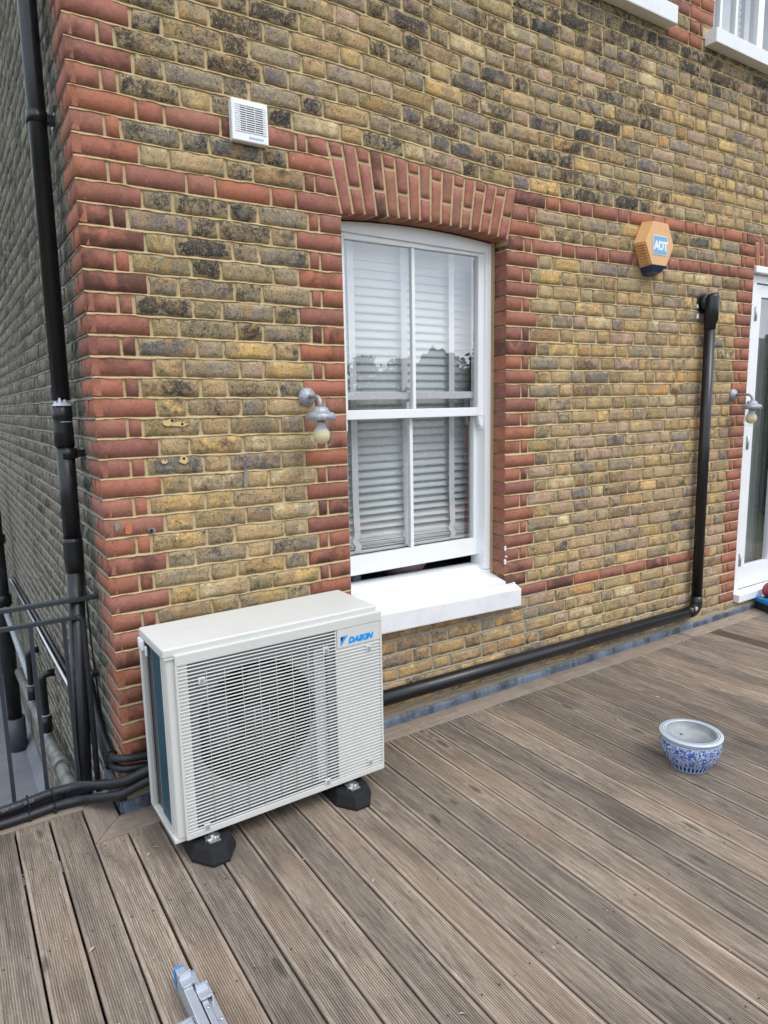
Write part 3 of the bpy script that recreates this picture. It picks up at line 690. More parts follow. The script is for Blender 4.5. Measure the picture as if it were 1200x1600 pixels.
mb = MB(); mb.lathe([(.001, 0), (.06, 0), (.12, .05), (.15, .10), (.145, .10), (.11, .055), (.05, .012), (.001, .01)], (0, 0, 0)); mb.build('bowl_body', new_mat('dull_pink_glaze', (.30, .20, .19), .5), t)
mb = MB(); mb.box(-.5, .42, -.14, .30, -.03, -.001, .004); mb.build('shelf', new_mat('shelf_grey', (.12, .13, .16), .5), t)

# ------------------------------------------------------------------ french door
mb = MB(); DY0 = .035
mb.box(XD - .003 + .004, XD + .105, DY0, .12, .14, 2.425, .003); mb.box(XD + .105, DX1, DY0, .12, 2.372, 2.425, .003)
door = mb.build('door_frame', M_WHITE, house)
mb = MB(); mb.box(XD + .004, DX1, -.012, .05, 2.428, 2.472, .004); mb.build('drip_board', M_WHITE, house)
mb = MB(); sx0, sx1 = XD + .108, XD + .62; y0, y1 = .048, .092
mb.box(sx0, sx0 + .090, y0, y1, .155, 2.366, .003); mb.box(sx1 - .09, sx1, y0, y1, .155, 2.366, .003); mb.box(sx0 + .09, sx1 - .09, y0 + .001, y1 - .001, .155, .325, .003); mb.box(sx0 + .09, sx1 - .09, y0 + .001, y1 - .001, 2.28, 2.366, .003)
mb.build('door_leaf', M_WHITE, door)
mb = MB(); mb.add([(sx0 + .09, .07, .325), (sx1 - .09, .07, .325), (sx1 - .09, .07, 2.28), (sx0 + .09, .07, 2.28)], [(0, 1, 2, 3)]); mb.build('glass_pane', M_GLASS, door)
mb = MB(); mb.box(sx1 + .003, DX1 - .02, y0, y1, .155, 2.366, .003); mb.build('door_leaf', M_WHITE, door)
for z in (.385, 1.255, 2.16):
    mb = MB(); mb.tube([(sx0 + .002, .030, z - .05), (sx0 + .002, .030, z + .05)], .006, 10); mb.box(sx0 - .016, sx0 + .003, .0315, .0345, z - .048, z + .048, .001); mb.build('hinge', M_ZINC, door)
mb = MB(); mb.box(XD + .010, DX1, -.034, .12, .086, .142, .003); mb.build('door_sill', M_WHITE, house)
M_CURT = new_mat('grey_green_curtain', (.33, .38, .37), .9)
mb = MB(); vs = []; n = 60
for i in range(n + 1):
    x = XD + .15 + .55 * i / n; y = .19 + .018 * math.sin(i * .9) + .006 * math.sin(i * 2.3)
    vs += [(x, y, .1), (x, y, 2.4)]
mb.add(vs, [(i * 2, i * 2 + 2, i * 2 + 3, i * 2 + 1) for i in range(n)], True); mb.build('door_curtain', M_CURT, house)

# ------------------------------------------------------------------ upper floor window and sills
mb = MB(); mb.box(1.9, 3.245, -.07, .10, 3.667, 3.762, .006); mb.build('upper_stone_sill', M_SILL, house)
mb = MB(); mb.box(3.620, 5.2, -.072, .10, 3.672, 3.752, .004); mb.build('upper_stone_sill', M_SILL, house)
mb = MB(); mb.box(3.703, 3.76, .10, .2, 3.75, 4.4, .003); mb.box(3.76, 4.9, .11, .2, 3.752, 3.80, .003); mb.box(3.94, 3.965, .115, .15, 3.80, 4.4, .002); mb.box(4.115, 4.14, .115, .15, 3.80, 4.4, .002); mb.box(4.36, 4.43, .105, .2, 3.80, 4.4, .002); mb.box(4.9, 4.96, .1, .2, 3.75, 4.4)
uw = mb.build('upper_window', M_WHITE, house)
mb = MB(); mb.add([(3.76, .135, 3.8), (4.9, .135, 3.8), (4.9, .135, 4.4), (3.76, .135, 4.4)], [(0, 1, 2, 3)]); mb.build('glass_pane', M_GLASS, uw)
for i in range(14):
    z = 3.82 + i * .042; mb = MB(); mb.add([(3.76, .24, z), (4.36, .24, z), (4.36, .222, z + .042), (3.76, .222, z + .042)], [(0, 1, 2, 3)]); mb.build('blind_slat', M_SLAT, uw)
room(3.5, 5.8, 3.6, 4.5, .26, 2.0).build('room_interior', M_ROOM, house)
# building mass above / behind so no light leaks
mb = MB(); mb.box(.1, 6, .1, 9.2, 4.4, 4.5); mb.build('roof_slab', M_MORTARG, house)

# ------------------------------------------------------------------ decking
deck = empty('timber_deck', (0, 0, 0)); tag(deck, kind='structure')
PITCH, G0 = .1195, -.3931
def board_mesh(name, y0, y1, w=.1125, mat=M_DECK):
    ng = 13; prof = []; half = w / 2; edge = .0115; top = 0
    prof.append((-half, -.003)); prof.append((-half + .0015, -.0006)); prof.append((-half + edge, 0))
    gw = (w - 2 * edge) / ng
    for i in range(ng):
        a = -half + edge + gw * i; prof += [(a + gw * .14, -.0028), (a + gw * .36, -.0030), (a + gw * .52, -.0001)]
        if i < ng - 1: prof.append((a + gw, 0))
    prof += [(half - edge, 0), (half - .0015, -.0006), (half, -.003), (half, -.028), (-half, -.028)]
    n = len(prof); vs = [(x, y, z) for y in (y0, y1) for x, z in prof]
    fs = [(i, (i + 1) % n, (i + 1) % n + n, i + n) for i in range(n)] + [tuple(range(n))[::-1], tuple(range(n, 2 * n))]
    me = bpy.data.meshes.new(name); me.from_pydata(vs, [], [f[::-1] for f in fs]); me.materials.append(mat)
    bm = bmesh.new(); bm.from_mesh(me); bmesh.ops.recalc_face_normals(bm, faces=bm.faces[:]); bm.to_mesh(me); bm.free(); return me
YE = -5.2
meA = board_mesh('deck_board', YE, -.1385); meB = board_mesh('deck_board', YE, .104); meC = board_mesh('deck_board', YE, -.158); meW = board_mesh('deck_board', YE, -.1385, mat=M_DECKWET)
for k in range(-16, 62):
    xg = G0 + PITCH * k; xc_ = xg + PITCH / 2
    if xc_ > 7.2: break
    if xc_ < -.156: me = meB
    elif xc_ < -.036: me = meC
    else: me = meW if (2.90 < xc_ < 3.0 or 3.75 < xc_ < 3.90) else meA
    o = bpy.data.objects.new('deck_board', me); COL.objects.link(o); o.parent = deck; o.location = (xc_ + rnd.uniform(-.0007, .0007), 0, rnd.uniform(-.0012, .0004))
def plank(name, quad, mat, z1=.0, th=.028):
    mb = MB(); vs = [(x, y, z1) for x, y in quad] + [(x, y, z1 - th) for x, y in quad]
    mb.add(vs, [(0, 1, 2, 3), (7, 6, 5, 4), (0, 4, 5, 1), (1, 5, 6, 2), (2, 6, 7, 3), (3, 7, 4, 0)]); o = mb.build(name, mat, deck)
    b = o.modifiers.new('bevel', 'BEVEL'); b.width = .0025; b.segments = 2; return o
# edge trims
tx = [-.0346, 1.035, 2.32, 3.64, 5.2, 7.2]
for i, (a, b) in enumerate(zip(tx, tx[1:])):
    a2 = a if i == 0 else a + .0015
    plank('trim_board', [((-.1495, -.154), (a2, -.1355))[i > 0], (b, -.1355), (b, -.0225), (a2, -.0225)] if i else [(-.1475, -.1555), (b, -.1355), (b, -.0225), (-.0375, -.0225)], M_TRIMX, .001)
plank('trim_board', [(-.1505, -.1545), (-.0385, -.0215), (-.0385, .118), (-.1505, .1065)], M_TRIMY, .0)
plank('trim_board', [(-.1515, .1075), (-.060, .203), (-2.2, .216), (-2.2, .1085)], M_TRIMX, .0015)
plank('trim_board', [(-.149, .1085), (-.0385, .1205), (-.0385, .200), (-.058, .2015)], M_TRIMY, .0)
# fascia of the deck edge over the light well
mb = MB(); mb.box(-2.2, -.01, .205, .225, -.25, -.030); mb.build('fascia_board', M_TRIMX, deck)
# screws at joist lines
mb = MB()
for k in range(-16, 62):
    xc_ = G0 + PITCH * k + PITCH / 2
    y = -.19
    while y > -3.2:
        for s in (-.032, .030):
            if rnd.random() < .2: continue
            x = xc_ + s + rnd.uniform(-.004, .004); yy = y + rnd.uniform(-.014, .014); mb.add([(x + .0030 * math.cos(a), yy + .0030 * math.sin(a), .0006) for a in [i * math.pi / 4 for i in range(8)]], [tuple(range(8))])
        y -= .42
mb.build('deck_screw', new_mat('dark_screw', (.03, .028, .026), .6), deck)['kind'] = 'stuff'
mb = MB()
for i in range(9): mb.box(-2.2, 7.2, -.26 - i * .42, -.21 - i * .42, -.13, -.029)
mb.build('joist', new_mat('shade_dark_joist', (.05, .04, .03), .9), deck)  # joists coloured dark to paint in the shade under the decking
# near-black sheet: its colour stands in for the shade below the boards
mb = MB(); mb.box(-2.3, 7.3, -5.3, .19, -.40, -.34); mb.build('deck_subfloor', new_mat('void_shade_black', (.03, .03, .03), .95), deck)

# small debris on the deck: husks and grit
mb = MB()
for i in range(230):
    x = rnd.uniform(-.4, 4.6); y = rnd.uniform(-2.2, -.14); r_ = rnd.uniform(.001, .0028); a0 = rnd.random() * 6
    mb.add([(x + r_ * math.cos(a0 + i_ * 1.57) * (2.5 if i_ % 2 else 1), y + r_ * math.sin(a0 + i_ * 1.57), .0012 + rnd.random() * .0012) for i_ in range(4)], [(0, 1, 2, 3)])
for i in range(16):
    x = rnd.uniform(-.3, 4.4); y = -.15 - rnd.random() ** 2 * 1.6; a0 = rnd.random() * 6; l_ = rnd.uniform(.008, .016)
    mb.add([(x + l_ * math.cos(a0) , y + l_ * math.sin(a0), .002), (x - l_ * .4 * math.sin(a0), y + l_ * .4 * math.cos(a0), .006), (x - l_ * math.cos(a0), y - l_ * math.sin(a0), .0025), (x + l_ * .4 * math.sin(a0), y - l_ * .4 * math.cos(a0), .003)], [(0, 1, 2, 3)])
o = mb.build('deck_debris', new_mat('pale_husk', (.42, .37, .30), .9)); tag(o, 'pale crumbs and husks scattered on the deck boards', 'debris', kind='stuff')

# ------------------------------------------------------------------ ground, lower roof, treeline
def simple_noise_mat(name, a, b, sc, rough=.9, bumpk=.4):
    m = new_mat(name, a, rough); N = NT(m); p = N.pos(); n = N.noise(p, sc, 6, .65); N.col(N.mix(N.step(n, .35, .68), a, b)); N.bump(n, bumpk, .004); return m
mb = MB(); mb.box(-300, 300, -300, 300, -4.2, -4.0); g = mb.build('ground', simple_noise_mat('garden_ground', (.06, .075, .03), (.10, .11, .06), .3)); tag(g, kind='structure')
mb = MB(); mb.box(-4.0, -.001, .3, 9.2, -1.75, -1.60); mb.add([(-.001, .3, -1.50), (-.001, 9.2, -1.50), (-.075, 9.2, -1.597), (-.075, .3, -1.597)], [(0, 1, 2, 3)])
g = mb.build('lower_roof', simple_noise_mat('grey_roof_felt', (.17, .18, .20), (.24, .25, .27), 3.0, .6)); tag(g, kind='structure')
mb = MB(); mb.box(-4.0, -.01, 6.6, 6.8, -1.62, .2); g = mb.build('parapet_wall', simple_noise_mat('dark_render', (.035, .035, .04), (.06, .058, .055), 2.0)); tag(g, 'dark rendered parapet closing the far end of the light well', 'wall')
mb = MB(); pts = [((-.30, 2.72), (-.20, 2.30)), ((-.20, 2.30), (-.36, 2.25)), ((-.22, 2.38), (-.30, 2.05)), ((-.36, 2.9), (-.27, 2.75))]
for (a, b) in pts: mb.tube([(a[0], a[1], -1.59), ((a[0] + b[0]) / 2 + .01, (a[1] + b[1]) / 2, -1.575), (b[0], b[1], -1.59)], .006, 6)
for (x, y) in ((-.23, 2.95), (-.26, 3.1), (-.18, 2.6)):
    mb.add([(x, y, -1.59), (x + .03, y + .05, -1.57), (x + .05, y + .11, -1.585), (x + .005, y + .07, -1.57)], [(0, 1, 2, 3)])
o = mb.build('fallen_twigs', new_mat('dark_twig', (.02, .016, .013), .9)); tag(o, 'dark twigs and leaves lying on the grey lower roof', 'twigs', kind='stuff')
# tree line behind the viewer, seen mirrored in the window glass
mb = MB(); tr = random.Random(3); V = []; F = []
for k in range(46):
    ang = R(-168 + k * 3.7); d = 38 + tr.uniform(-3, 8); cx_, cy_ = math.cos(ang) * d, math.sin(ang) * d
    h = tr.uniform(3.9, 4.9); w = tr.uniform(2.2, 3.2)
    for i in range(3200):
        u = tr.gauss(0, .42); v = tr.random() ** .7; t = tr.gauss(0, .4); r_ = w * math.sqrt(max(.05, 1 - v ** 2.2)) * 1.25
        p = Vector((cx_ + u * r_, cy_ + t * r_, -4 + v * (h + 4))); s = tr.uniform(.07, .15)
        a = Vector((tr.gauss(0, 1), tr.gauss(0, 1), tr.gauss(0, 1))).normalized(); b = a.orthogonal().normalized(); n0 = len(V)
        V += [p + a * s, p + b * s, p - a * s * .8, p - b * s]; F.append((n0, n0 + 1, n0 + 2, n0 + 3))
for k in range(400):          # dense body of the hedge behind the loose leaves
    a = R(-175 + k * .45); hh = -4 + 7.6 + .9 * math.sin(k * .21) + .6 * math.sin(k * .57 + 1) + tr.uniform(-.25, .25)
    n0 = len(V); c_, s_ = math.cos(a), math.sin(a); V += [Vector((c_ * 41, s_ * 41, -4)), Vector((c_ * 41.5, s_ * 41.5, hh)), Vector((c_ * 44, s_ * 44, hh - .6))]
    if k: F += [(n0 - 3, n0, n0 + 1, n0 - 2), (n0 - 2, n0 + 1, n0 + 2, n0 - 1)]
mb.add(V, F); tl = mb.build('tree_line', simple_noise_mat('tree_foliage', (.035, .055, .02), (.07, .095, .04), .6)); tag(tl, 'belt of green trees beyond the deck, seen only mirrored in the glass', 'trees', kind='stuff')

# ------------------------------------------------------------------ air conditioning unit
ac = empty('air_conditioner', (.51, -.30, 0)); tag(ac, 'off-white outdoor air conditioning unit with louvred grille on black rubber feet', 'air conditioner')
ac.rotation_euler = (0, 0, R(.6))
AO = Vector((.51, -.30, 0))
def acb(mb, name, mat, parent=None):
    mb.v = [tuple(Vector(v) - AO) for v in mb.v]; return mb.build(name, mat, parent or ac)
# casing: rounded corner posts, right side, back, base
mb = MB()
mb.box(.726, .912, -.436, -.150, .082, .752, .010, seg=3)                        # right hand compressor bay
acb(mb, 'casing', M_AC)
mb = MB()
mb.box(.074, .112, -.436, -.384, .082, .752, .010, seg=3); acb(mb, 'corner_post', M_AC)
mb = MB(); mb.box(.060, .078, -.172, -.140, .082, .748, .003); mb.box(.078, .082, -.168, -.150, .086, .748); acb(mb, 'corner_post', M_AC)
mb = MB(); mb.box(.070, .084, -.388, -.382, .09, .748, .001); acb(mb, 'side_lip', M_AC)
mb = MB(); mb.box(.064, .912, -.432, -.142, .070, .086, .003); acb(mb, 'base_tray', M_AC)
# coil: blue fins on the left side and the rear
def m_fin():
    m = new_mat('blue_coil_fins', (.012, .075, .12), .45, .3); N = NT(m); p = N.objc(); w = N.n('ShaderNodeTexWave', wave_type='BANDS', bands_direction='Z'); N.l(p, w.inputs[0]); w.inputs['Scale'].default_value = 90
    N.col(N.mix(w.outputs[1], (.006, .045, .075), (.02, .11, .165))); return m
M_FIN = m_fin()
mb = MB(); mb.box(.080, .112, -.3815, -.236, .088, .746); acb(mb, 'coil_fins', M_FIN)
mb = MB(); mb.box(.084, .116, -.2355, -.1725, .088, .746); mb.box(.0825, .724, -.1722, -.156, .088, .746); acb(mb, 'coil_edge', new_mat('coil_edge_grey', (.07, .07, .075), .5, .4))
mb = MB()
for i in range(9): mb.box(.0800, .0835, -.238, -.2356, .10 + i * .078, .105 + i * .078)
mb.box(.079, .0825, -.240, -.2382, .088, .746); acb(mb, 'coil_guard', M_ACD)
# top cover
mb = MB(); mb.box(.064, .918, -.440, -.138, .753, .785, .009, seg=4); mb.box(.068, .914, -.444, -.134, .748, .7525); acb(mb, 'top_cover', M_AC)
mb = MB(); mb.box(.056, .066, -.205, -.145, .715, .752, .003); mb.box(.054, .058, -.19, -.165, .728, .744, .001); mb.box(.062, .068, -.232, -.214, .700, .735, .002); acb(mb, 'sensor_clip', M_WHITE)
# front grille frame
gr = MB(); GY0, GY1 = -.452, -.434
gr.box(.101, .934, GY0, GY1, .722, .760, .003); gr.box(.101, .934, GY0, GY1, .080, .104, .003); gr.box(.100, .108, GY0, GY1, .104, .722, .001); gr.box(.926, .934, GY0, GY1, .104, .722, .001)
gr.box(.108, .142, -.4455, -.436, .104, .722); gr.box(.722, .926, -.4455, -.437, .104, .722); gr.box(.728, .926, -.4505, -.4446, .646, .7215, .001)
for z in (.40, .43, .20, .18): gr.box(.934, .937, -.448, -.436, z, z + .02)
grille = acb(gr, 'front_grille', M_AC)
ns = 47
for i in range(ns):
    z = .714 - i * (.714 - .112) / (ns - 1)
    x1_ = .722 if z > .644 else .927
    mb = MB(); vs = []
    for x in (.107, x1_): vs += [(x, -.4520, z - .0019), (x, -.4510, z + .0010), (x, -.4482, z + .0013), (x, -.4484, z - .0006)]
    mb.add(vs, [(0, 1, 5, 4), (1, 2, 6, 5), (2, 3, 7, 6), (3, 0, 4, 7), (0, 3, 2, 1), (4, 5, 6, 7)]); acb(mb, 'louvre', M_AC, grille)
for i in range(8):
    x = .205 + i * .0655; mb = MB(); z0_ = .115 + (.0 if i % 2 else .0); mb.tube([(x, -.4525, z0_), (x, -.4525, .690 - .01 * (i % 3))], .0007, 6); acb(mb, 'grille_wire', M_AC, grille)
for x in (.375, .432): mb = MB(); mb.tube([(x, -.4525, .36), (x, -.4525, .50)], .0007, 6); acb(mb, 'grille_wire', M_AC, grille)
for (x, z) in ((.187, .653), (.675, .654), (.174, .107), (.664, .111), (.868, .619), (.864, .132)):
    mb = MB(); mb.box(x - .011, x + .013, -.4545, -.444, z - .012, z + .012, .002); o = acb(mb, 'clip_frame', M_AC, grille)
    mb = MB(); mb.box(x - .006, x + .009, -.4550, -.4546, z - .009, z + .006); acb(mb, 'clip_hole', M_ACD, grille)
# bell-mouth plate with round hole, duct, fan
mb = MB(); fcx, fcz, fr = .405, .425, .235; n = 64; vs = []; rect = []
for k in range(n):
    a = 2 * math.pi * k / n; c_, s_ = math.cos(a), math.sin(a)
    X0, X1, Z0_, Z1 = .112 - fcx, .690 - fcx, .090 - fcz, .746 - fcz
    tx_ = (X1 / c_ if c_ > 0 else X0 / c_) if abs(c_) > 1e-6 else 9; tz_ = (Z1 / s_ if s_ > 0 else Z0_ / s_) if abs(s_) > 1e-6 else 9; t_ = min(tx_, tz_)
    vs += [(fcx + c_ * t_, -.412, fcz + s_ * t_), (fcx + c_ * (fr + .012), -.412, fcz + s_ * (fr + .012)), (fcx + c_ * fr, -.406, fcz + s_ * fr)]
mb.add(vs, [(k * 3 + j, ((k + 1) % n) * 3 + j, ((k + 1) % n) * 3 + j + 1, k * 3 + j + 1) for k in range(n) for j in range(2)]); acb(mb, 'bell_mouth', M_ACL)
mb = MB(); mb.box(.641, .689, -.4175, -.4125, .104, .722); acb(mb, 'partition_plate', new_mat('pale_plate', (.46, .48, .49), .45))
mb = MB(); mb.lathe([(fr, -.4058), (fr, -.25)], (fcx, 0, fcz), axis='y', seg=64); acb(mb, 'fan_duct', new_mat('black_duct', (.012, .012, .014), .6))
mb = MB(); mb.box(.112, .690, -.21, -.20, .088, .746); mb.box(.690, .724, -.40, -.396, .088, .746); mb.box(.114, .722, -.395, -.20, .744, .747); acb(mb, 'inner_back', M_DARK)
mb = MB(); mb.box(.108, .175, -.4352, -.4125, .104, .722); mb.box(.69, .7215, -.4352, -.413, .104, .722); mb.box(.175, .69, -.4352, -.413, .668, .722); acb(mb, 'inner_shroud', new_mat('dark_shroud', (.15, .16, .17), .6))
mb = MB()
for b in range(3):
    a0 = b * 2 * math.pi / 3 + .4; vs = []; na = 12
    for i in range(na + 1):
        a = a0 + i / na * 1.55
        for rr in (.05, .10, .15, .20): vs.append((fcx + rr * math.cos(a - rr * 1.6), -.30 - .07 * i / na, fcz + rr * math.sin(a - rr * 1.6)))
    mb.add(vs, [(i * 4 + j, (i + 1) * 4 + j, (i + 1) * 4 + j + 1, i * 4 + j + 1) for i in range(na) for j in range(3)], True)
o = acb(mb, 'fan_blade', new_mat('grey_fan_plastic', (.05, .052, .056), .5)); md = o.modifiers.new('t', 'SOLIDIFY'); md.thickness = .003
mb = MB(); mb.lathe([(.001, -.385), (.04, -.385), (.055, -.37), (.055, -.28), (.001, -.28)], (fcx, 0, fcz), axis='y'); acb(mb, 'fan_hub', new_mat('grey_hub', (.05, .052, .055), .5))
# logo
M_BLUE = new_mat('logo_blue', (.0, .30, .80), .4); M_NAVY = new_mat('logo_navy', (.004, .012, .03), .4)
LM = Matrix.Translation(-AO)
t_ = text_mesh('logo_lettering', 'DAIKIN', .031, M_BLUE, ac, LM @ FRONTM(.778, -.4513, .660) @ Matrix.Scale(1.0, 4), shear=.28, offset=.0022, spacing=1.08)
mb = MB(); mb.add([(.743, -.4512, .690), (.776, -.4512, .694), (.743, -.4512, .652)], [(0, 1, 2)]); acb(mb, 'logo_mark', M_BLUE)
mb = MB(); mb.add([(.7432, -.4516, .6895), (.7575, -.4516, .6915), (.7432, -.4516, .671)], [(0, 1, 2)]); acb(mb, 'logo_mark_dark', M_NAVY)
# rubber feet and clamps (feet carry the unit but stay on the deck: things of their own)
for i, (xc_, lab) in enumerate(((.193, 'black rubber foot block under the left end of the air conditioner'), (.775, 'black rubber foot block under the right end of the air conditioner'))):
    f = empty('rubber_foot', (xc_, -.31, 0)); tag(f, lab, 'rubber foot', 'rubber feet under the air conditioner')
    mb = MB(); lower = []; 
    def ring(hw, hl, chx, chy, z): return [(-hw, -hl + chy, z), (-hw + chx, -hl, z), (hw - chx, -hl, z), (hw, -hl + chy, z), (hw, hl - chy, z), (hw - chx, hl, z), (-hw + chx, hl, z), (-hw, hl - chy, z)]
    rings = [ring(.083, .228, .052, .075, .0005), ring(.083, .228, .052, .075, .012), ring(.068, .205, .040, .06, .052), ring(.058, .195, .03, .05, .056)]
    vs = [v for r_ in rings for v in r_]; mb.add(vs, [(a * 8 + k, a * 8 + (k + 1) % 8, (a + 1) * 8 + (k + 1) % 8, (a + 1) * 8 + k) for a in range(3) for k in range(8)] + [tuple(range(24, 32)), tuple(range(7, -1, -1))])
    o = mb.build('rubber_block', M_RUB, f); b = o.modifiers.new('bevel', 'BEVEL'); b.width = .003; b.segments = 2
    mb = MB(); mb.box(-.021, .021, -.175, .175, .056, .0605, .001); mb.build('channel', M_ZINC, f)
    for yy in (-.135, .135):
        mb = MB(); mb.box(-.026, .026, yy - .018, yy + .012, .0606, .0635, .001); mb.lathe([(.001, .0635), (.011, .0635), (.011, .0695), (.001, .0695)], (0, yy, 0), seg=6, smooth=False); mb.box(-.03, -.005, yy - .022, yy - .018, .046, .066, .001); mb.tube([(.006, yy - .02, .044), (.006, yy - .02, .069)], .004, 8); mb.build('clamp_bolt', M_ZINC, f)

# ------------------------------------------------------------------ wall lamps
def lamp(x, z, yh, label):
    t = empty('wall_lamp', (x, 0, z)); tag(t, label, 'wall lamp', 'galvanised bulkhead lamps on the brick wall')
    mb = MB(); mb.lathe([(.001, -.030), (.012, -.030), (.020, -.026), (.036, -.016), (.040, -.006), (.040, .002)], (0, 0, 0), axis='y'); mb.build('wall_plate', M_GALV, t)
    mb = MB(); pts = [(0, -.02, 0), (0, yh + .035, .0)] + [(0, yh + .035 - .035 * math.sin(a), -.035 + .035 * math.cos(a)) for a in [i * math.pi / 12 for i in range(1, 7)]] + [(0, yh, -.06)]
    mb.tube(pts, .0085, 12); mb.build('swan_neck', M_GALV, t)
    mb = MB(); mb.lathe([(.001, -.040), (.018, -.041), (.028, -.046), (.034, -.056), (.037, -.063), (.049, -.066), (.058, -.071), (.062, -.079), (.063, -.098), (.060, -.099), (.058, -.090), (.03, -.088), (.001, -.088)], (0, yh, 0)); 
    for k in range(3):
        a = k * 2.094 + .5; mb.lathe([(.001, 0), (.005, 0), (.005, .006), (.001, .007)], (.061 * math.cos(a), yh + .061 * math.sin(a), -.088), seg=8)
    mb.build('lamp_hood', M_GALV, t)
    mb = MB(); mb.lathe([(.054, -.094), (.054, -.165), (.050, -.187), (.040, -.203), (.022, -.213), (.001, -.216)], (0, yh, 0)); mb.build('glass_shade', M_LGLASS, t)
    mb = MB(); mb.lathe([(.017, -.086), (.017, -.104), (.001, -.104)], (0, yh, 0)); mb.build('bulb_holder', M_DARK, t)
    mb = MB(); mb.lathe([(.017, -.104), (.0175, -.112), (.023, -.130), (.032, -.142)], (0, yh, 0)); mb.build('bulb_base', new_mat('white_bulb_plastic', (.78, .78, .80), .4), t)
    mb = MB(); mb.lathe([(.032, -.142), (.036, -.155), (.036, -.167), (.030, -.182), (.018, -.192), (.001, -.195)], (0, yh, 0)); mb.build('bulb', new_mat('cream_bulb_glass', (.80, .70, .42), .35), t)
    return t
lamp(.862, 1.619, -.125, 'galvanised bulkhead lamp left of the sash window on the red quoins')
lamp(4.140, 1.600, -.140, 'galvanised bulkhead lamp beside the white glazed door')

# ------------------------------------------------------------------ extractor vent
t = empty('wall_vent', (.648, 0, 2.669)); tag(t, 'white square plastic extractor vent grille high on the wall', 'vent')
mb = MB(); s_ = .075; mb.box(-s_, s_, -.030, .004, -s_, s_, .006, seg=3); mb.build('vent_cover', M_WHITE, t)
mb = MB(); mb.box(-.040, .052, -.0305, -.0302, -.038, .052); mb.build('vent_opening', M_DARK, t)
for i in range(13):
    z = .056 - i * .0079; mb = MB(); mb.box(-.062, .066, -.0325, -.0306, z - .0020, z + .0016, .0004); mb.build('vent_slat', M_WHITE, t)
for x in (-.018, .018): mb = MB(); mb.box(x - .001, x + .001, -.0332, -.0326, -.040, .056); mb.build('vent_bar', M_WHITE, t)
mb = MB(); mb.box(-.008, .052, -.0305, -.0302, -.063, -.055); mb.build('maker_strip', new_mat('pale_blue_print', (.42, .46, .62), .5), t)

# ------------------------------------------------------------------ alarm box
t = empty('alarm_box', (3.150, 0, 2.470)); tag(t, 'hexagonal orange alarm box with blue badge mounted high on the brick wall', 'alarm box')
def m_alarm():
    m = new_mat('sun_faded_orange_plastic', (.62, .30, .12), .5); N = NT(m); p = N.pos(); n = N.noise(N.scale(p, (1, 1, .2)), 60, 4); N.col(N.mix(n, (.68, .36, .14), (.76, .46, .22))); return m
M_ORG = m_alarm()
hexp = [(-.132, .004), (-.066, -.116), (.066, -.116), (.132, .004), (.070, .122), (-.066, .122)]
hexb = [(-.142, .006), (-.072, -.124), (.072, -.124), (.142, .006), (.076, .132), (-.072, .132)]
mb = MB(); vs = [(x, -.082, z) for x, z in hexp] + [(x, -.004, z) for x, z in hexb]; mb.add(vs, [(5, 4, 3, 2, 1, 0), (6, 7, 8, 9, 10, 11)] + [(i, (i + 1) % 6, (i + 1) % 6 + 6, i + 6) for i in range(6)]); o = mb.build('alarm_cover', M_ORG, t)
b = o.modifiers.new('bevel', 'BEVEL'); b.width = .003; b.segments = 2
for side_ in (-1, 1):
    for i in range(8):
        f = (i + .6) / 8.6; x = side_ * (.139 - .067 * f); z = .0 - .118 * f
        mb = MB(); mb.box(-.004, .005, -.074, -.010, -.0035, .0035, .001, M=Matrix.Translation((x, 0, z)) @ Matrix.Rotation(side_ * R(20), 4, 'Y')); mb.build('louvre', M_ORG, t)
mb = MB(); vs = [(-.064, -.081, -.117), (.064, -.081, -.117), (.070, -.006, -.125), (-.070, -.006, -.125), (-.046, -.066, -.150), (.046, -.066, -.150), (.046, -.010, -.165), (-.046, -.010, -.165)]
mb.add(vs, [(0, 1, 5, 4), (1, 2, 6, 5), (2, 3, 7, 6), (3, 0, 4, 7), (4, 5, 6, 7), (0, 3, 2, 1)]); mb.build('strobe_lens', new_mat('dark_blue_lens', (.012, .03, .10), .3), t)
mb = MB(); mb.box(-.066, .066, -.0845, -.0826, -.060, .048, .001); mb.build('badge_border', new_mat('badge_white', (.75, .78, .8), .5), t)
mb = MB(); mb.box(-.062, .062, -.0852, -.0846, -.056, .044); mb.build('badge', new_mat('badge_blue', (.16, .40, .68), .5), t)
text_mesh('badge_lettering', 'ADT', .066, new_mat('letter_white', (.8, .82, .84), .5), t, FRONTM(-.058, -.0854, -.030), offset=.0035, spacing=.90, ext=.0004)

# ------------------------------------------------------------------ black waste pipe on the right
t = empty('waste_pipe', (3.748, 0, .16)); tag(t, 'new black waste pipe dropping down the wall and running along its foot', 'pipe')
T0 = Vector((3.748, 0, .16)); px_, py_ = 3.748, -.052
def tb(mb, name, mat, par=None, o0=T0, root=None):
    mb.v = [tuple(Vector(v) - o0) for v in mb.v]; return mb.build(name, mat, root or t)
mb = MB(); mb.tube([(px_ - .006, py_, 2.10), (px_ + .012, py_, .205)], .034, 24); tb(mb, 'down_pipe', M_BLK)
mb = MB(); mb.tube([(3.69, py_, .143), (.35, py_, .186)], .0375, 24); tb(mb, 'floor_pipe', M_BLK)
mb = MB(); pts = [(px_ + .012, py_, .245), (px_ + .012, py_, .195)] + [(px_ + .012 - .055 * (1 - math.cos(a)), py_, .195 - .052 * math.sin(a)) for a in [i * math.pi / 12 for i in range(1, 7)]] + [(px_ - .095, py_, .143)]
mb.tube(pts, .0385, 24); tb(mb, 'pipe_elbow', M_BLK)
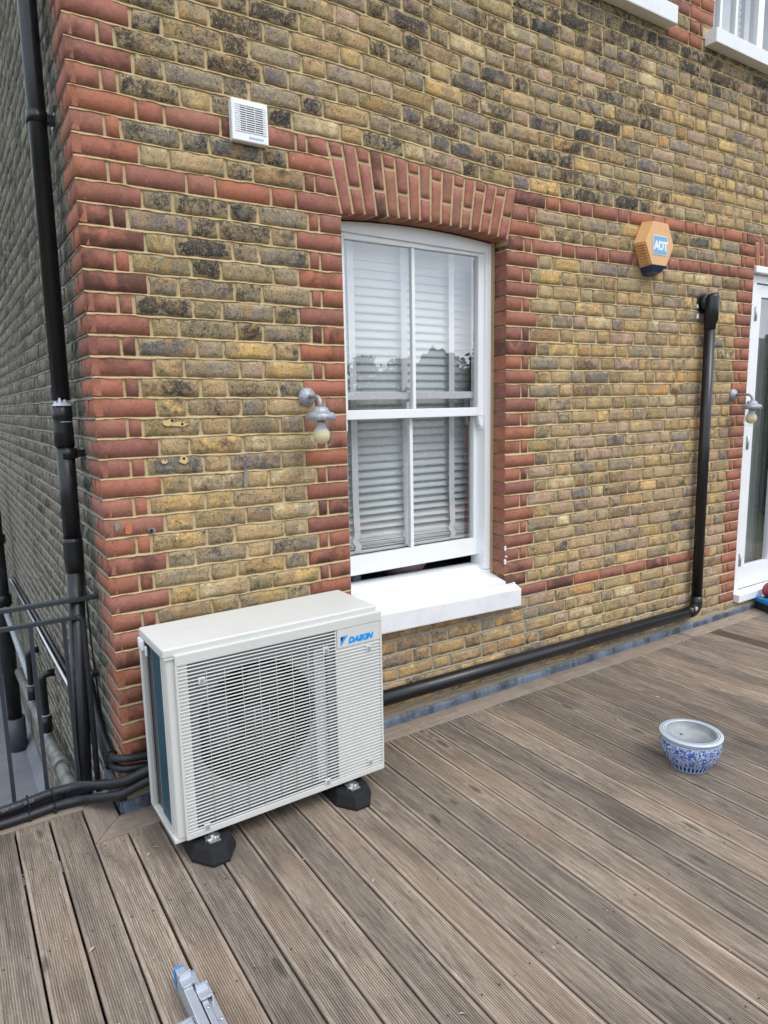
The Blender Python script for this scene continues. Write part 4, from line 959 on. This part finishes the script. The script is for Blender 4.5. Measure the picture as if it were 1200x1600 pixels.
mb = MB(); mb.lathe([(.001, 0), (.014, 0), (.014, .004), (.001, .005)], (0, 0, 0), axis='y', seg=14); o = mb.build('elbow_stopper', new_mat('pale_smear', (.45, .48, .55), .4), t); o.location = (-.046, -.094, .01)
mb = MB(); mb.tube([(px_ - .005, py_, 2.02), (px_ - .005, py_, 2.055), (px_ - .005, py_ - .004, 2.075), (px_ - .005, py_ - .006, 2.215), (px_ - .005, py_ - .002, 2.232)], [.0365, .0365, .044, .044, .038], 24); tb(mb, 'socket', M_BLK)
mb = MB(); mb.tube([(px_ - .02, -.05, 2.185), (px_ - .02, -.005, 2.185)], [.050, .052], 24); mb.tube([(px_ - .02, -.012, 2.185), (px_ - .02, .002, 2.185)], .064, 24); tb(mb, 'wall_spigot', M_BLK)
mb = MB(); mb.box(px_ - .085, px_ - .075, -.012, -.002, 2.15, 2.175, .003); mb.box(px_ - .082, px_ - .068, -.012, -.002, 2.085, 2.115, .004); tb(mb, 'sealant_blob', M_WHITE)

# ------------------------------------------------------------------ main downpipe on the side wall
t2 = empty('soil_downpipe', (-.062, .3, 0)); tag(t2, 'tall black downpipe on the side wall, paint smeared at its joint', 'pipe')
T2 = Vector((-.062, .3, 0))
def tb2(mb, name, mat): return tb(mb, name, mat, None, T2, t2)
mb = MB(); mb.tube([(-.050, .3, 4.3), (-.0625, .3, 1.62)], .0325, 24); tb2(mb, 'upper_pipe', M_BLK)
mb = MB(); mb.tube([(-.0645, .3, 1.60), (-.0645, .3, 1.555), (-.0645, .3, 1.550), (-.065, .3, 1.535), (-.065, .3, 1.50), (-.065, .3, 1.44)], [.0375, .0375, .0355, .0355, .037, .037], 24); tb2(mb, 'joint_socket', M_BLKOLD)
mb = MB(); mb.tube([(-.065, .3, 1.44), (-.069, .3, 1.06)], .0335, 24); tb2(mb, 'middle_pipe', M_BLKOLD)
mb = MB(); mb.tube([(-.069, .3, 1.07), (-.069, .3, 1.055), (-.070, .3, .98), (-.070, .3, .93)], [.0365, .0375, .0375, .035], 24); tb2(mb, 'lower_socket', M_BLKOLD)
mb = MB(); mb.tube([(-.070, .3, .94), (-.109, .3, .08), (-.135, .3, -.62), (-.135, .3, -1.6)], .0335, 24); tb2(mb, 'lower_pipe', M_BLKOLD)
for z in (2.655, 1.412):
    mb = MB(); mb.tube([(-.058, .3, z - .02), (-.058, .3, z + .02)], .0375, 24); mb.box(-.035, .0, .28, .32, z - .016, z + .014, .002); mb.box(-.004, .002, .26, .34, z - .022, z + .02, .001); tb2(mb, 'pipe_clip', M_BLK)
M_SMEAR = paint_mat('white_paint_smear', (.62, .68, .78), .6, .3)
mb = MB()
def smear(a0, a1, z0_, z1_, r_=.0332):   # patch on the pipe surface
    n = 18; vs = []
    for i in range(n + 1):
        a = a0 + (a1 - a0) * i / n; k = math.sqrt(max(0, 1 - (2 * i / n - 1) ** 2))
        zm = z0_ + (z1_ - z0_) * k; vs += [(-.0625 + r_ * math.cos(a), .3 + r_ * math.sin(a), z0_), (-.0625 + r_ * math.cos(a), .3 + r_ * math.sin(a), zm)]
    mb.add(vs, [(i * 2, i * 2 + 2, i * 2 + 3, i * 2 + 1) for i in range(n)])
for (a0, a1, h) in ((196, 232, .016), (222, 266, .012), (236, 262, .030), (258, 304, .013), (266, 292, .024), (294, 330, .010)): smear(R(a0), R(a1), 1.601, 1.601 + h, .0333 + .0002 * rnd.random())
mb.tube([(-.0645 + .0378 * math.cos(R(a)), .3 + .0378 * math.sin(R(a)), 1.601) for a in range(200, 331, 10)], .0022, 6)
mb.tube([(-.065 + .0374 * math.cos(R(a)), .3 + .0374 * math.sin(R(a)), 1.537) for a in range(250, 325, 10)], .0012, 6)
tb2(mb, 'paint_smear', M_SMEAR)

# ------------------------------------------------------------------ railing
t3 = empty('iron_railing', (-.6, .27, 0)); tag(t3, 'black painted iron railing at the open edge of the deck', 'railing'); T3 = Vector((-.6, .27, 0))
def tb3(mb, name, mat=M_RAIL): return tb(mb, name, mat, None, T3, t3)
mb = MB(); mb.box(-2.2, .0, .256, .284, .811, .829, .003); tb3(mb, 'handrail')
mb = MB(); mb.box(-2.2, -.068, .260, .280, .737, .754, .002); tb3(mb, 'lower_rail')
x = -.135
for i in range(16):
    mb = MB(); mb.box(x - .0075, x + .0075, .2625, .2775, .012, .741, .001); tb3(mb, 'baluster'); x -= .1205
mb = MB(); mb.tube([(-.085, .27, .746), (-.072, .27, .742), (-.064, .27, .728), (-.062, .27, .70), (-.060, .27, -.30)], .0115, 12); tb3(mb, 'end_post')
mb = MB(); mb.box(-2.2, -.03, .262, .278, -.02, .011, .002); tb3(mb, 'bottom_rail')

# ------------------------------------------------------------------ insulated pipes over the deck edge
def hose(name, label, pts, r_, lab_cat='cable', mat=M_FOAM, n=5):
    P = [Vector(p) for p in pts]; out = []
    for i in range(len(P) - 1):
        p0, p1, p2, p3 = P[max(i - 1, 0)], P[i], P[i + 1], P[min(i + 2, len(P) - 1)]
        for k in range(n):
            u = k / n; out.append(.5 * ((2 * p1) + (p2 - p0) * u + (2 * p0 - 5 * p1 + 4 * p2 - p3) * u * u + (3 * p1 - p0 - 3 * p2 + p3) * u ** 3))
    out.append(P[-1]); mb = MB(); mb.tube(out, r_, 16); o = mb.build(name, mat); tag(o, label, lab_cat, None); return o
hose('insulated_pipe', 'upper fat black insulated pipe lying over the deck edge trim', [(-1.6, .160, .058), (-.9, .160, .058), (-.43, .168, .060), (-.34, .178, .061), (-.25, .192, .062), (-.155, .182, .064), (-.100, .125, .078), (-.060, .050, .104), (-.028, -.025, .138), (.012, -.055, .158), (.09, -.085, .19), (.20, -.10, .20)], .0192, 'pipe')
hose('insulated_pipe', 'lower black insulated pipe lying on the deck edge trim', [(-1.6, .140, .021), (-.9, .140, .021), (-.437, .143, .021), (-.34, .147, .021), (-.235, .155, .022), (-.150, .135, .026), (-.105, .080, .045), (-.066, .018, .068), (-.032, -.042, .097), (.019, -.062, .120), (.085, -.09, .150), (.2, -.10, .16)], .0185, 'pipe')
hose('insulated_pipe', 'thin black cable squeezed between the railing and the insulated pipes', [(-1.6, .200, .016), (-.9, .200, .016), (-.42, .200, .016), (-.28, .215, .016), (-.2, .222, .014)], .011, 'pipe')
for (x, z) in ((-.245, .044), (-.335, .043)):
    mb = MB(); mb.tube([(x + .003 * math.sin(a * 3), .174 + .043 * math.cos(a), z + .043 * math.sin(a)) for a in [i * math.pi / 12 for i in range(25)]], .0022, 6); mb.box(x - .006, x + .006, .126, .136, z - .036, z - .022, .002)
    o = mb.build('cable_tie', M_RUB); tag(o, 'black cable tie round the insulated pipes, ' + ('beside the baluster nearest the wall end' if x > -.3 else 'left one near the photo edge'), 'cable tie', 'cable ties on the insulated pipes')
text = text_mesh('pipe_print', 'UV  PVC  2025', .018, new_mat('faded_print', (.17, .19, .24), .7), bpy.data.objects['insulated_pipe'], Matrix.Translation((-.425, .1478, .0655)) @ Matrix.Rotation(R(7), 4, 'Z') @ Matrix.Rotation(R(66), 4, 'X'), ext=.0002, spacing=1.0)
# pair of thin insulated pipes bending round the corner
for (z, lab) in ((.222, 'upper thin insulated pipe wrapping round the wall corner'), (.180, 'lower thin insulated pipe wrapping round the wall corner')):
    hose('insulated_pipe', lab, [(-.020, .62, z + .20), (-.021, .50, z + .11), (-.022, .36, z + .020), (-.022, .22, z - .035), (-.022, .11, z - .035), (-.022, .04, z - .012), (-.006, -.014, z + .004), (.05, -.026, z), (.30, -.03, z - .03)], .0150, 'pipe', n=7)
mb = MB(); mb.tube([(-.021 + .022 * math.cos(a), .13, .166 + .038 * math.sin(a)) for a in [i * math.pi / 10 for i in range(21)]], .004, 8); o = mb.build('pipe_collar', M_RUB); tag(o, 'black band round the two thin pipes near the corner', 'pipe band')
# diagonal black trunking and thin cable on the side wall
mb = MB(); mb.tube([(-.014, .72, .70), (-.016, .66, .42), (-.016, .55, .27), (-.016, .40, .18), (-.016, .27, .13), (-.016, .20, .10)], .022, 10); o = mb.build('bitumen_trunking', M_BLKOLD); tag(o, 'rough black trunking sloping down the side wall to the corner', 'trunking')
mb = MB(); mb.tube([(-.006, .52, 1.2), (-.006, .50, .70), (-.006, .47, .50), (-.006, .40, .28)], .004, 8); mb.box(-.03, .0, .385, .425, .432, .452, .002); o = mb.build('thin_cable', M_BLK); tag(o, 'thin black cable clipped down the side wall', 'cable')
# conduits receding along the side wall
for (dz, yx, r_, lab, m_) in ((0, -.034, .010, 'shiny grey conduit running along the side wall', M_ZINC), (-.030, -.022, .016, 'dark lower conduit running along the side wall', M_BLKOLD), (.026, -.014, .012, 'dark upper conduit running along the side wall', M_BLKOLD)):
    mb = MB(); mb.tube([(yx, .9, .145 + dz), (yx, 2.4, .095 + dz), (yx, 4.6, -.003 + dz)], r_, 10); o = mb.build('wall_conduit', m_); tag(o, lab, 'conduit', 'conduits along the side wall')
# stub overflow pipes feeding a sloping grey waste pipe
for i, (y, zt, zb, lab) in enumerate(((2.05, -.10, -.47, 'nearer stub pipe with elbow dropping into the grey waste pipe'), (2.90, -.20, -.56, 'farther stub pipe with elbow dropping into the grey waste pipe'))):
    mb = MB(); pts = [(.0, y, zt), (-.04, y, zt)] + [(-.04 - .035 * math.sin(a), y, zt - .035 + .035 * math.cos(a)) for a in [k * math.pi / 10 for k in range(1, 6)]] + [(-.075, y, zb)]
    t5 = empty('stub_pipe', (0, y, zt)); tag(t5, lab, 'pipe', 'stub pipes in the light well'); T5 = Vector((0, y, zt))
    mb.tube(pts, .024, 14); tb(mb, 'stub', M_BLKOLD, None, T5, t5)
    mb = MB(); mb.tube([(-.075, y, zb + .09), (-.075, y, zb - .02)], .034, 14); tb(mb, 'collar', M_BLKOLD, None, T5, t5)
    mb = MB(); mb.tube([(-.075, y, zb + .092), (-.075, y, zb + .10)], .036, 14); tb(mb, 'collar_rim', M_GALV, None, T5, t5)
M_GP = simple_noise_mat('mossy_grey_pipe', (.10, .10, .09), (.30, .30, .28), 9, .5)
mb = MB(); mb.tube([(-.06, .55, -.40), (-.065, 1.25, -.47), (-.07, 2.1, -.56), (-.07, 3.1, -.66), (-.08, 4.0, -.72)], .036, 16); o = mb.build('grey_waste_pipe', M_GP); tag(o, 'mossy grey waste pipe sloping along the side wall in the light well', 'pipe')
for (ya, za, yb, zb_, rr) in ((1.50, -.49, 1.62, -.505, .046), (1.05, -.447, 1.12, -.453, .043)): mb = MB(); mb.tube([(-.065, ya, za), (-.065, yb, zb_)], rr, 16); mb.build('coupling', M_GP, o)
# far soil stack
t4 = empty('soil_stack', (-.13, 4.35, -1.6)); tag(t4, 'old black soil stack at the far left of the light well with grey base', 'pipe'); T4 = Vector((-.13, 4.35, -1.6))
def tb4(mb, name, mat): return tb(mb, name, mat, None, T4, t4)
mb = MB(); mb.tube([(-.13, 4.35, -1.3), (-.13, 4.35, 1.0)], .062, 20); tb4(mb, 'stack_pipe', M_BLKOLD)
mb = MB(); mb.tube([(-.13, 4.35, -1.6), (-.13, 4.35, -1.28)], .082, 20); tb4(mb, 'lead_base', new_mat('dull_lead', (.07, .08, .10), .5))
mb = MB(); mb.tube([(-.13, 4.35, -.18), (-.13, 4.35, -.08)], .078, 20); mb.tube([(-.13, 4.35, .40), (-.13, 4.35, .48)], .078, 20); tb4(mb, 'stack_collar', M_BLKOLD)
mb = MB(); mb.tube([(-.12, 4.25, -.20), (-.075, 2.95, -.44)], .026, 14); tb4(mb, 'branch_pipe', M_GALV)
mb = MB(); mb.tube([(-.34, 4.6, -1.3), (-.34, 4.6, 1.0)], .03, 12); o = mb.build('thin_stack', M_TRIMY); tag(o, 'thin brown pipe beside the soil stack', 'pipe')

# ------------------------------------------------------------------ ceramic pot
t = empty('plant_pot', (2.118, -1.072, 0)); tag(t, 'empty blue and white patterned ceramic pot standing on the deck', 'plant pot')
def m_pot():
    m = new_mat('blue_white_porcelain', (.75, .78, .8), .18); N = NT(m); p = N.objc(); sx = N.n('ShaderNodeSeparateXYZ'); N.l(p, sx.inputs[0])
    ang = N.math('ARCTAN2', sx.outputs[1], sx.outputs[0]); z = sx.outputs[2]
    uv = N.n('ShaderNodeCombineXYZ'); N.l(N.math('MULTIPLY', ang, .115), uv.inputs[0]); N.l(z, uv.inputs[1]); uvo = uv.outputs[0]
    n = N.noise(p, 46, 2, .5, 1.2); fr = N.math('ABSOLUTE', N.math('SUBTRACT', N.math('FRACT', N.math('MULTIPLY', n, 7.0)), .5))
    sc = N.step(fr, .30, .22)
    vo = N.vor(uvo, 62, rand=.8); dots = N.step(vo.outputs['Distance'], .42, .30)
    pat = N.math('MAXIMUM', N.math('MULTIPLY', sc, .95), N.math('MULTIPLY', dots, .9))
    fl = N.vor(uvo, 20, rand=.4); petals = N.math('ADD', .10, N.math('MULTIPLY', N.noise(p, 110, 2), .22)); flo = N.step(fl.outputs['Distance'], petals, N.math('SUBTRACT', petals, .03))
    white, blue, blue2 = (.55, .64, .76), (.018, .055, .30), (.05, .13, .46)
    c = N.mix(pat, white, blue); c = N.mix(flo, c, blue2)
    # bottom band of upright panels
    band = N.step(z, .0325, .0315); stripe = N.step(N.math('ABSOLUTE', N.math('SUBTRACT', N.math('FRACT', N.math('MULTIPLY', ang, 5.6)), .5)), .33, .38)
    c = N.mix(band, c, N.mix(stripe, blue, white)); c = N.mix(N.step(z, .0085, .0075), c, white)
    lines = N.step(N.math('ABSOLUTE', N.math('SUBTRACT', z, .134)), .0014, .0008); c = N.mix(N.step(z, .128, .1285), c, (.45, .52, .62)); c = N.mix(lines, c, (.03, .05, .12)); N.col(c); return m
def m_rim():
    m = new_mat('ringed_rim_glaze', (.7, .74, .76), .2); N = NT(m); p = N.objc(); sx = N.n('ShaderNodeSeparateXYZ'); N.l(p, sx.inputs[0])
    r_ = N.math('SQRT', N.math('ADD', N.math('MULTIPLY', sx.outputs[0], sx.outputs[0]), N.math('MULTIPLY', sx.outputs[1], sx.outputs[1])))
    st = N.step(N.math('ABSOLUTE', N.math('SUBTRACT', N.math('FRACT', N.math('MULTIPLY', r_, 118.0)), .5)), .22, .14)
    st = N.math('MULTIPLY', st, N.step(r_, .1235, .1225)); N.col(N.mix(st, (.52, .58, .62), (.07, .11, .22))); return m
mb = MB(); mb.lathe([(.001, .001), (.079, .001), (.082, .004), (.084, .010), (.094, .028), (.110, .052), (.121, .080), (.1255, .105), (.124, .125), (.1215, .134), (.1225, .143)], seg=64); mb.build('pot_body', m_pot(), t)
mb = MB(); mb.lathe([(.1215, .143), (.127, .1435), (.1295, .147), (.1285, .152), (.124, .1545), (.104, .157), (.1015, .154)], seg=64); mb.build('pot_rim', m_rim(), t)
mb = MB(); mb.lathe([(.102, .1545), (.1035, .128), (.001, .127)], seg=64)
mb.build('pot_inside', simple_noise_mat('dusty_inside_glaze', (.24, .26, .27), (.36, .38, .38), 14, .5, .1), t)
mb = MB(); mb.lathe([(.001, .1276), (.007, .1276)], (-.008, .040, 0), seg=12); mb.build('drain_hole', M_DARK, t)

# ------------------------------------------------------------------ ladder end
M_ALU = paint_mat('dull_aluminium', (.50, .54, .60), .35, .2, .1); M_ALU.node_tree.nodes['Principled BSDF'].inputs['Metallic'].default_value = .55
t = empty('aluminium_ladder', (-.2, -1.6, 0)); tag(t, 'end of a folded aluminium ladder with blue cap lying on the deck', 'ladder'); T7 = Vector((-.2, -1.6, 0))
def tb7(mb, name, mat): return tb(mb, name, mat, None, T7, t)
mb = MB(); mb.box(-.0945, -.070, -2.8, -.975, .012, .070, .002); tb7(mb, 'outer_stile', M_ALU)
mb = MB(); mb.box(-.066, -.050, -2.8, -1.005, .020, .068, .002); tb7(mb, 'middle_stile', M_ALU)
mb = MB(); mb.box(-.047, -.030, -2.8, -1.085, .016, .058, .002); tb7(mb, 'inner_stile', M_ALU)
mb = MB(); mb.box(-.0965, -.069, -.976, -.968, .010, .072, .003); mb.box(-.0965, -.0952, -.985, -.968, .018, .072); tb7(mb, 'end_cap', new_mat('blue_plastic_cap', (.02, .25, .62), .4))
mb = MB(); mb.box(-.0665, -.0495, -1.006, -1.000, .019, .069, .002); tb7(mb, 'end_cap', new_mat('blue_grey_cap', (.12, .22, .50), .4))
for (x, y) in ((-.078, -1.030), (-.052, -1.092)):
    mb = MB(); mb.box(x - .017, x + .016, y + .014, y + .022, .071, .084, .002); mb.box(x - .017, x + .016, y - .022, y - .017, .071, .078, .001); mb.box(x - .017, x + .016, y - .020, y + .018, .0705, .0725, .001); mb.box(x + .013, x + .017, y - .024, y + .004, .050, .076, .001); tb7(mb, 'guide_bracket', M_ALU)
for (x, y) in ((-.084, -1.25), (-.058, -1.14), (-.04, -1.19), (-.09, -1.01)):
    mb = MB(); mb.lathe([(.001, .0715), (.0035, .0710), (.004, .0700)], (x, y, 0), seg=10); tb7(mb, 'rivet', M_ZINC)
for i in range(5):
    y = -1.135 - i * .28; mb = MB(); mb.box(-.47, -.0946, y - .014, y + .014, .026, .052, .005); mb.box(-.47, -.0946, y - .006, y - .003, .0521, .0535); mb.box(-.47, -.0946, y + .003, y + .006, .0521, .0535); tb7(mb, 'rung', M_ALU)
mb = MB(); mb.box(-.495, -.470, -2.8, -1.75, .012, .070, .002); tb7(mb, 'outer_stile', M_ALU)

# ------------------------------------------------------------------ blue power tool case by the door
t = empty('tool_case', (4.66, -.165, 0)); t.rotation_euler = (0, 0, R(-22)); tag(t, 'blue and black power tool case with red reel at the door step', 'tool case')
mb = MB(); mb.box(-.14, .16, -.10, .10, .0, .062, .010, seg=3); mb.build('case_base', new_mat('black_case_plastic', (.014, .015, .018), .5), t)
mb = MB(); mb.box(-.145, .165, -.105, .105, .060, .098, .010, seg=3); mb.build('case_lid', new_mat('bright_blue_plastic', (.0, .22, .58), .35), t)
mb = MB(); mb.lathe([(.001, -.05), (.045, -.05), (.055, -.04), (.055, .04), (.045, .05), (.001, .05)], (-.050, .03, .148), axis='y', seg=24); mb.build('red_reel', new_mat('red_plastic', (.28, .02, .03), .4), t)
mb = MB(); mb.tube([(-.02, -.05, .112), (-.06, -.07, .108), (-.11, -.06, .112), (-.17, -.03, .128)], .005, 8); mb.build('lead', M_RUB, t)
mb = MB(); mb.tube([(-.17, -.03, .128), (-.195, -.015, .136)], .008, 10); mb.build('brass_plug', new_mat('brass', (.5, .35, .15), .35, .8), t)

# holes and repair marks on two bricks
M_FILL = paint_mat('yellow_brick_filler', (.62, .46, .20), .9, .25, .5); M_ORB = paint_mat('fresh_orange_brick', (.48, .16, .07), .9, .25, .5)
def blob(name, x, z, w, h, mat, y=-.0052, seed=1, n=14):
    r2 = random.Random(seed); pts = [(x + w * math.cos(a) * r2.uniform(.65, 1.15), z + h * math.sin(a) * r2.uniform(.65, 1.15)) for a in [i * 2 * math.pi / n for i in range(n)]]
    mb = MB(); mb.prism(pts, y, 0); return mb.build(name, mat, house)

M_HOLE = M_DARK
for (x, z, w, h, sd_) in ((.262, 1.526, .030, .016, 1), (.305, 1.520, .040, .013, 2), (.239, 1.378, .016, .011, 3), (.314, 1.382, .026, .020, 4)):
    blob('brick_filler', x, z, w * .8, h * .85, M_FILL, seed=sd_)
for (x, z, r_) in ((.278, 1.535, .006), (.316, 1.521, .006), (.314, 1.387, .006), (.241, 1.384, .003), (.169, 1.115, .009)): blob('screw_hole', x, z, r_, r_, M_HOLE, y=-.0062, n=10)
blob('fresh_brick_scar', .086, 1.130, .016, .026, M_ORB, seed=7); blob('mortar_dab', .172, 1.116, .020, .013, M_MORTARG, y=-.0056, seed=8); blob('mortar_dab', .045, 1.150, .010, .022, M_MORTARG, seed=9)
blob('mortar_dab', .567, 1.287, .011, .050, M_MORTARG, seed=11)
